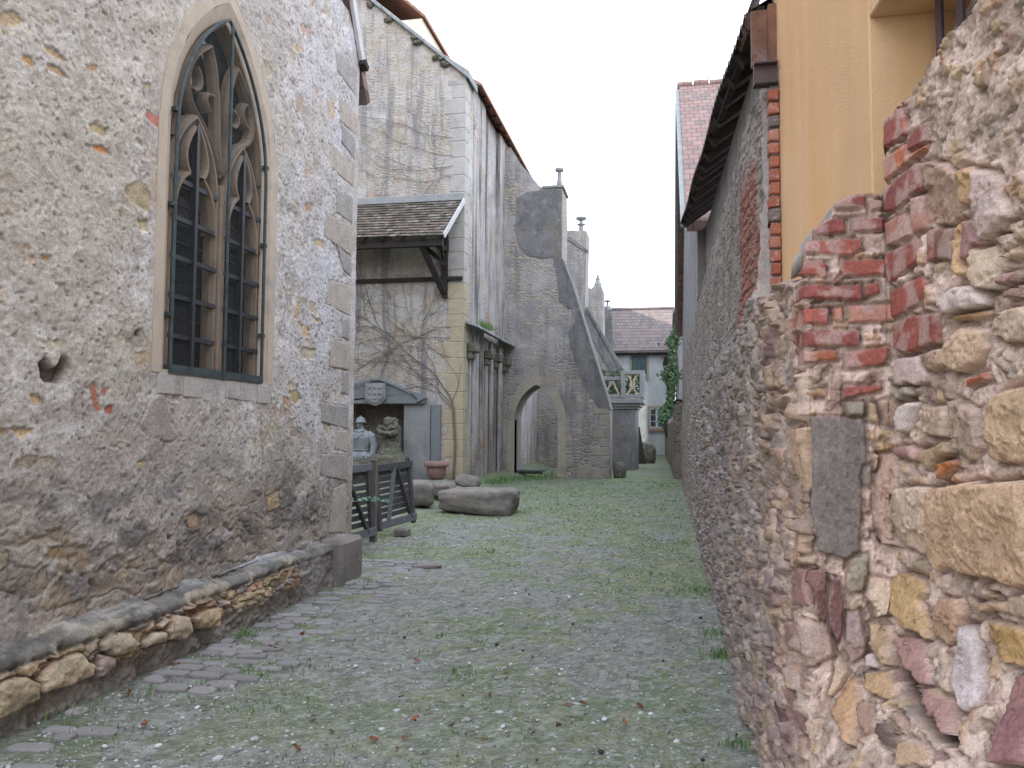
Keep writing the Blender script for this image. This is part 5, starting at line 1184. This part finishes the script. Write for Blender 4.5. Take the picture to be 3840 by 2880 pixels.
# stone lumps ------------------------------------------------------
def lump(name,label,cat,c,size,rot=0,m='trough',seed=0,sub=3,squ=2.6,amp=.06,tilt=(0,0),group=None,top=None):
    bm=bmesh.new(); bmesh.ops.create_cube(bm,size=1); bmesh.ops.subdivide_edges(bm,edges=bm.edges,cuts=2**sub-1,use_grid_fill=True)
    from mathutils import noise as mn
    for v_ in bm.verts:
        p=v_.co*2; q=(abs(p.x)**squ+abs(p.y)**squ+abs(p.z)**squ)**(1/squ); m_=max(abs(p.x),abs(p.y),abs(p.z)); p=p/q*1.0
        p=p*(1+amp*2*(mn.fractal(p*1.3+Vector((seed*3.1,seed,0)),1,2,4)))
        if top: p=top(p)
        v_.co=Vector((p.x*size[0]/2,p.y*size[1]/2,p.z*size[2]/2))
    me=bpy.data.meshes.new(name); 
    bm.transform(Matrix.Translation(Vector(c)+Vector((0,0,size[2]/2)))@Matrix.Rotation(rot,4,'Z')@Matrix.Rotation(tilt[0],4,'X')@Matrix.Rotation(tilt[1],4,'Y')); bm.to_mesh(me); bm.free()
    o=link(name,me,M[m],None,c,smooth=True); return tag(o,label,cat,group)
def ttop(p):
    # tapering, rounded at the left end, shallow hollow on top
    t=(p.x+1)/2; yy=p.y*(.62+.38*min(1,t*1.6)); zz=p.z*(.80+.22*t)
    if p.z>.5 and abs(p.y)<.6 and -.75<p.x<.75: zz-=.10
    return Vector((p.x,yy,zz))
def X5(x,y,Z=0): return at(1200+x/2.073,1350+y/2.073,Z=Z)
lump('stone_trough','long worn stone slab lying on the grass in front of the church','stone slab',(-3.62,15.12,-.03),(1.50,1.15,.52),.02,'trough',2,4,6.5,.038,(0.0,0.02),top=ttop)
p=X5(750,1150,.05); lump('stone_block','large rounded grey stone block beside the right gate leaf','stone block',(p.x-.22,p.y+.5,.04),(.80,.7,.52),.25,'trough',5,4,5,.04)
p=X5(915,1070,.12); lump('stone_block','brownish broken stone lying behind the large rounded block','stone block',(p.x,p.y+.3,.10),(.62,.5,.34),-.3,'trough',8,4,3.2,.06)
p=X5(1110,1000,.15); lump('stone_block','half-round pale stone leaning by the church corner, right of the flowerpot','stone block',(p.x+.05,p.y+.3,.12),(.66,.30,.34),-.15,'trough',11,4,3.4,.06,(-.6,.15))
p=X5(1050,1030,.12); lump('stone_block','flat slab of stone tilted in front of the flowerpot','stone block',(p.x,p.y+.1,.10),(.85,.45,.13),-.25,'trough',14,4,6,.03,(.1,.2))
lump('stone_block','low grey stone under the flowerpot','stone block',(-6.06,20.45,.06),(.75,.5,.22),0,'grey_stone',17,4,4,.03)
lump('mossy_rock','dark mossy lump of stone at the foot of the first buttress','stone',(-1.62,27.1,-.03),(.42,.42,.55),.4,'mossy',21,4,3,.08)
lump('mossy_rock','heap of mossy stones carrying the weathered statue','stone',(-7.45,20.45,.15),(1.15,.8,.85),.1,'mossy',24,4,3,.10)
lump('mossy_rock','mossy stone base under the soldier statue','stone',(-8.45,20.5,.15),(1.2,.8,.68),.1,'mossy',27,4,3.4,.10)
for k,(x,y,z,rx,ry,rz,lb) in enumerate(((-4.62,26.9,.20,1.0,.22,.06,'upper of two loose planks lying in the pointed archway'),(-4.70,27.2,.10,.85,.25,.09,'lower of two loose planks lying in the pointed archway'))):
    mb=MB(); mb.box((x-rx/2,y-ry/2,z),(x+rx/2,y+ry/2,z+rz)); tag(mb.build('plank',M['wood_grey'] if k==0 else M['wood_post'],loc=(x,y,z),bevel=.01),lb,'plank','loose planks in the archway')
# leaning dark board near the far house
mb=MB(); mb.bar((-1.25,38.0,.0),(-1.55,38.4,1.75),.40,.05,(0,1,0)); tag(mb.build('leaning_board',M['wood_dark'],loc=(-1.25,38,0)),'dark board leaning against the wall beyond the balcony','board')
lump('rubbish_heap','dark heap of stones and scrap beside the leaning board','heap',(-.98,39.0,-.05),(.7,.6,1.1),0,'mossy',33,4,2.6,.12)
# flowerpot
pot=MB(); px_,py_0,pz=-6.06,20.45,.30
pot.lathe((px_,py_0,pz),[(.05,0),(.17,.0),(.20,.03),(.25,.16),(.265,.30),(.27,.32),(.325,.325),(.335,.36),(.33,.45),(.30,.455),(.27,.44),(.25,.36),(.2,.34)],28)
for k in range(10):
    t=2*PI*k/10; pot.lathe((px_+.25*math.cos(t),py_0+.25*math.sin(t),pz+.10),[(.0,-.03),(.022,0),(.026,.12),(.0,.19)],6)
tag(pot.build('flowerpot',M['terracotta'],loc=(px_,py_0,pz),smooth=True),'empty reddish flowerpot with thick rim beside the niche','flowerpot')
# statues ----------------------------------------------------------
def ell(mb,c,r_,n=12,m=8,mat=None):
    c=Vector(c); vs=[];fs=[]
    for i in range(m+1):
        f=PI*i/m
        for k in range(n):
            t=2*PI*k/n; v_=Vector((r_[0]*math.sin(f)*math.cos(t),r_[1]*math.sin(f)*math.sin(t),r_[2]*math.cos(f)))
            if mat is not None: v_=mat@v_
            vs.append(c+v_)
    for i in range(m):
        for k in range(n): fs.append((i*n+k,i*n+(k+1)%n,(i+1)*n+(k+1)%n,(i+1)*n+k))
    mb.add(vs,fs)
def remesh(o,vox,smooth=2):
    m_=o.modifiers.new('r','REMESH'); m_.mode='VOXEL'; m_.voxel_size=vox; m_.use_smooth_shade=True
    if smooth: s2=o.modifiers.new('s','SMOOTH'); s2.iterations=smooth; s2.factor=.5
ox,oy,oz=-8.22,20.50,.74
st=thing('soldier_statue','grey stone statue of a soldier in helmet and belted coat, in the niche','statue',(ox,oy,oz))
mb=MB()
mb.lathe((ox,oy,oz),[(.20,.0),(.27,.02),(.29,.10),(.26,.20),(.225,.30),(.24,.36),(.29,.50),(.33,.62),(.31,.72),(.22,.80),(.13,.845),(.085,.87),(.075,.95)],22,sy=.62)
mb.tube([(ox-.20,oy,oz+.74),(ox-.33,oy-.02,oz+.64),(ox-.40,oy-.05,oz+.42),(ox-.38,oy-.16,oz+.20),(ox-.30,oy-.22,oz+.14)],[.10,.12,.105,.085,.06],10)
mb.tube([(ox+.20,oy,oz+.74),(ox+.33,oy-.02,oz+.64),(ox+.41,oy-.03,oz+.42),(ox+.38,oy-.08,oz+.20),(ox+.28,oy-.14,oz+.09)],[.10,.125,.11,.09,.065],10)
ell(mb,(ox-.02,oy-.02,oz+1.02),(.083,.10,.12)); ell(mb,(ox-.075,oy-.09,oz+1.0),(.028,.03,.03)); ell(mb,(ox-.05,oy-.07,oz+.935),(.045,.045,.035)) # face turned to the left
mb.tube([(ox-.13,oy-.12,oz+.83),(ox,oy-.15,oz+.78),(ox+.14,oy-.12,oz+.83)],.035,8)  # collar
mb.tube([(ox-.28,oy-.08,oz+.18),(ox-.34,oy-.16,oz+.05),(ox-.36,oy-.22,oz)],[.14,.11,.09],8)
for sx_ in(-1,1):  # thighs
    mb.tube([(ox+sx_*.12,oy-.04,oz+.14),(ox+sx_*.22,oy-.25,oz+.05)],[.15,.12],10)
for hx_,sx_ in((-.30,-1),(.28,1)):
    for f_ in range(4): mb.tube([(ox+hx_+sx_*(.015-.022*f_),oy-.20-.01*f_,oz+.13),(ox+hx_-sx_*.02*f_,oy-.27,oz+.10),(ox+hx_-sx_*.02*f_,oy-.28,oz+.06)],[.014,.012,.009],6)
    mb.tube([(ox+hx_-sx_*.03,oy-.18,oz+.15),(ox+hx_-sx_*.08,oy-.23,oz+.12)],[.016,.011],6)
o=mb.build('body',M['statue'],st); remesh(o,.012,3)
mb=MB(); mb.lathe((ox-.005,oy-.01,oz+1.045),[(.155,-.005),(.15,.015),(.125,.03),(.12,.075),(.095,.12),(.045,.145),(.0,.15)],20,sy=1.12); mb.tube([(ox-.02,oy-.13,oz+1.16),(ox,oy-.04,oz+1.215),(ox,oy+.08,oz+1.18)],.014,6); mb.build('helmet',M['statue'],st,smooth=True)
mb=MB(); 
mb.tube([(ox+.245*math.cos(t),oy+.155*math.sin(t),oz+.295) for t in np.linspace(0,2*PI,24)],.022,6); mb.build('belt',M['grey_stone'],st)
MB().tube([(ox-.25,oy-.12,oz+.68),(ox-.05,oy-.215,oz+.60),(ox+.12,oy-.18,oz+.74),(ox+.17,oy-.06,oz+.80)],.016,6).build('strap',M['grey_stone'],st)
ox,oy,oz=-7.36,20.45,.88
mb=MB()
mb.lathe((ox,oy,oz),[(.34,0),(.36,.06),(.30,.16),(.24,.26),(.19,.38),(.165,.50),(.16,.55)],18,sy=.75)
mb.lathe((ox+.02,oy,oz+.52),[(.15,0),(.24,.08),(.25,.2),(.22,.34),(.14,.43)],14,sy=.75)
mb.tube([(ox-.20,oy-.1,oz+.80),(ox-.30,oy-.14,oz+.68),(ox-.14,oy-.25,oz+.62),(ox+.10,oy-.26,oz+.60),(ox+.24,oy-.16,oz+.66)],[.09,.09,.075,.07,.08],8)
mb.tube([(ox+.18,oy-.1,oz+.86),(ox+.22,oy-.18,oz+.74),(ox+.08,oy-.24,oz+.78)],[.07,.07,.05],8)
ell(mb,(ox-.02,oy-.08,oz+.92),(.15,.14,.13)); ell(mb,(ox+.12,oy-.04,oz+.95),(.12,.12,.10))
for k in range(7): t=k*.9; mb.tube([(ox+.30*math.cos(t),oy+.22*math.sin(t),oz+.02),(ox+.2*math.cos(t+.2),oy+.15*math.sin(t+.2),oz+.45)],[.05,.02],6)
o=mb.build('weathered_statue',M['mossy'],loc=(ox,oy,oz)); remesh(o,.015,2); tag(o,'eroded mossy statue with folded arms and lost head, right of the soldier','statue')
tx=bpy.data.textures.new('erosion','CLOUDS'); tx.noise_scale=.09; dm=o.modifiers.new('d','DISPLACE'); dm.texture=tx; dm.strength=.07; dm.mid_level=.5
# lamp on the far house
mb=MB(); mb.box((-.30,51.6,5.75),(.0,51.95,5.85)).prism([(-.36,5.85),(.06,5.85),(-.02,6.35),(-.25,6.35)],'Y',51.62,51.94); tag(mb.build('wall_lamp',M['wood_dark'],loc=(-.15,51.8,5.8)),'dark boxed lamp fixed high on the far house near the ivy','lamp')

# fallen leaves and bigger stones on the ground
rs=random.Random(99)
def gp(sx,sy): 
    p=at(sx,sy,Z=0.0); 
    return p
lm=None; LG=(1000,2000,1.229)
gz_=zc(*LG)
spots=[(1105,675),(1100,645),(855,895),(1405,530),(1095,548),(1390,795),(1225,583),(620,750),(685,860),(950,920),(495,958),(215,862),(1920,832),(1650,872),(1000,960),(165,465),(20,520),(45,545),(315,355),(690,585),(1455,790),(1030,748),(1720,805),(880,1040),(70,370),(635,950),(1447,135),(600,1000),(135,995),(300,915),(1345,888)]
pix=[gz_(*p) for p in spots]+[Z3(*p) for p in((465,1215),(1120,1010),(1065,1085),(920,1385),(1300,1300),(1310,880),(1420,1490),(820,1190),(430,1240),(1075,960))]+[zc(0,1690,1.394)(*p) for p in((1480,850),(1215,930),(1390,1050),(1440,1030),(900,1110),(860,1190),(370,1290),(390,1330),(760,1430),(1580,955),(1090,1230),(640,1265),(1240,1010),(1345,1065))]
def mkleaf(seed,s_):
    r_=random.Random(seed); mb=MB(); n=9; cu=r_.uniform(.5,1.6)
    vs=[];fs=[]
    for i in range(n):
        t=i/(n-1); wd=s_*.5*math.sin(PI*min(1,t*.98+.02))**.7*r_.uniform(.75,1.1)
        for k,u in enumerate((-1,-.4,.4,1)):
            vs.append((s_*(t-.5)*2*.8,wd*u,s_*(.10+.35*cu*(abs(u)**2)*.6+.35*(t-.5)**2*cu+r_.uniform(-.05,.05))))
    for i in range(n-1):
        for k in range(3): fs.append((i*4+k,i*4+k+1,i*4+5+k,i*4+4+k))
    return mb.add(vs,fs)
lm=[mkleaf(k,.034) for k in range(4)]; lme=[]
for k in range(4):
    me=bpy.data.meshes.new('fallen_leaf'); me.from_pydata(lm[k].v,[],lm[k].f); me.shade_smooth(); me.materials.append(M['leafred']); lme.append(me)
b=NB('dead_leaf_varied'); rnd=b.N('ObjectInfo').outputs['Random']; b.done(b.mix(rnd,(.11,.04,.025),(.27,.095,.04)),.7,b.noise(60,3),.4,.003); 
for me in lme: me.materials.clear(); me.materials.append(b.m)
for i,(sx,sy) in enumerate(pix):
    p=gp(sx,sy); o=bpy.data.objects.new('fallen_leaf',lme[i%4]); C.objects.link(o); 
    o.location=(p.x,p.y,gh(p.x,p.y)+.012); o.rotation_euler=(rs.uniform(-.5,.5),rs.uniform(-.5,.5),rs.uniform(0,6.3)); f_=rs.uniform(.5,.95); o.scale=(f_,f_,f_)
    tag(o,'small curled dead leaf, reddish brown, lying on the alley ground','leaf','dead leaves scattered on the ground')
def mkst(seed,m_,name):
    r_=random.Random(seed); mb=MB(); ell(mb,(0,0,0),(.022,.017,.012),10,7); 
    me=bpy.data.meshes.new(name); me.from_pydata([tuple(c*(1+.1*math.sin(9*c2+seed)) for c,c2 in zip(v_,v_[1:]+v_[:1])) for v_ in mb.v],[],mb.f); me.shade_smooth(); me.materials.append(m_); return me
M['wpeb']=mat_simple('white_pebble',(.50,.50,.50),(.66,.65,.63),30); M['dpeb']=mat_simple('dark_clod',(.03,.028,.028),(.07,.06,.055),30)
wm=mkst(1,M['wpeb'],'white_stone'); dm_=mkst(4,M['dpeb'],'dark_clod')
for (me,lb,ct_,gr,pp) in ((wm,'smooth whitish pebble, larger than the gravel around it','pebble','white pebbles on the ground',[gz_(*p) for p in((1123,607),(1245,630),(1360,635),(1350,657),(410,603),(1725,832),(1770,838),(1557,858),(1890,965),(1440,547),(1297,426),(1147,284),(1090,892),(2190,848),(645,215),(360,222),(935,598),(1393,300))]+[Z3(*p) for p in((718,1192),(1205,1138),(1252,1268),(245,1378),(665,1520),(1005,1512))]),
    (dm_,'small black clod of earth on the bare soil','clod','dark clods on the ground',[gz_(*p) for p in((2000,398),(1828,603),(1540,1010),(685,860),(1345,885),(905,742),(85,733),(1115,152),(1060,515),(635,472),(2010,1050),(1180,545),(1410,425),(2165,935),(1245,1050),(1210,285),(1820,30))])):
    for (sx,sy) in pp:
        p=gp(sx,sy); o=bpy.data.objects.new(me.name,me); C.objects.link(o); o.location=(p.x,p.y,gh(p.x,p.y)+.008); f_=rs.uniform(.45,.9)*(1+.06*(p.y-4)); o.scale=(f_,f_,f_); o.rotation_euler=(rs.uniform(-.3,.3),rs.uniform(-.3,.3),rs.uniform(0,6.3)); tag(o,lb,ct_,gr)
# stepping slab on the grass, flat brownish stone near the alley middle
lump('flat_stone','flat dark stone half sunk in the grass beyond the chapel corner','stone',tuple(gp(1600,2130))[:2]+(-.01,),(.34,.16,.06),.5,'trough',41,3,3,.05)
for o in bpy.data.objects:
    if '_o' in o: del o['_o']
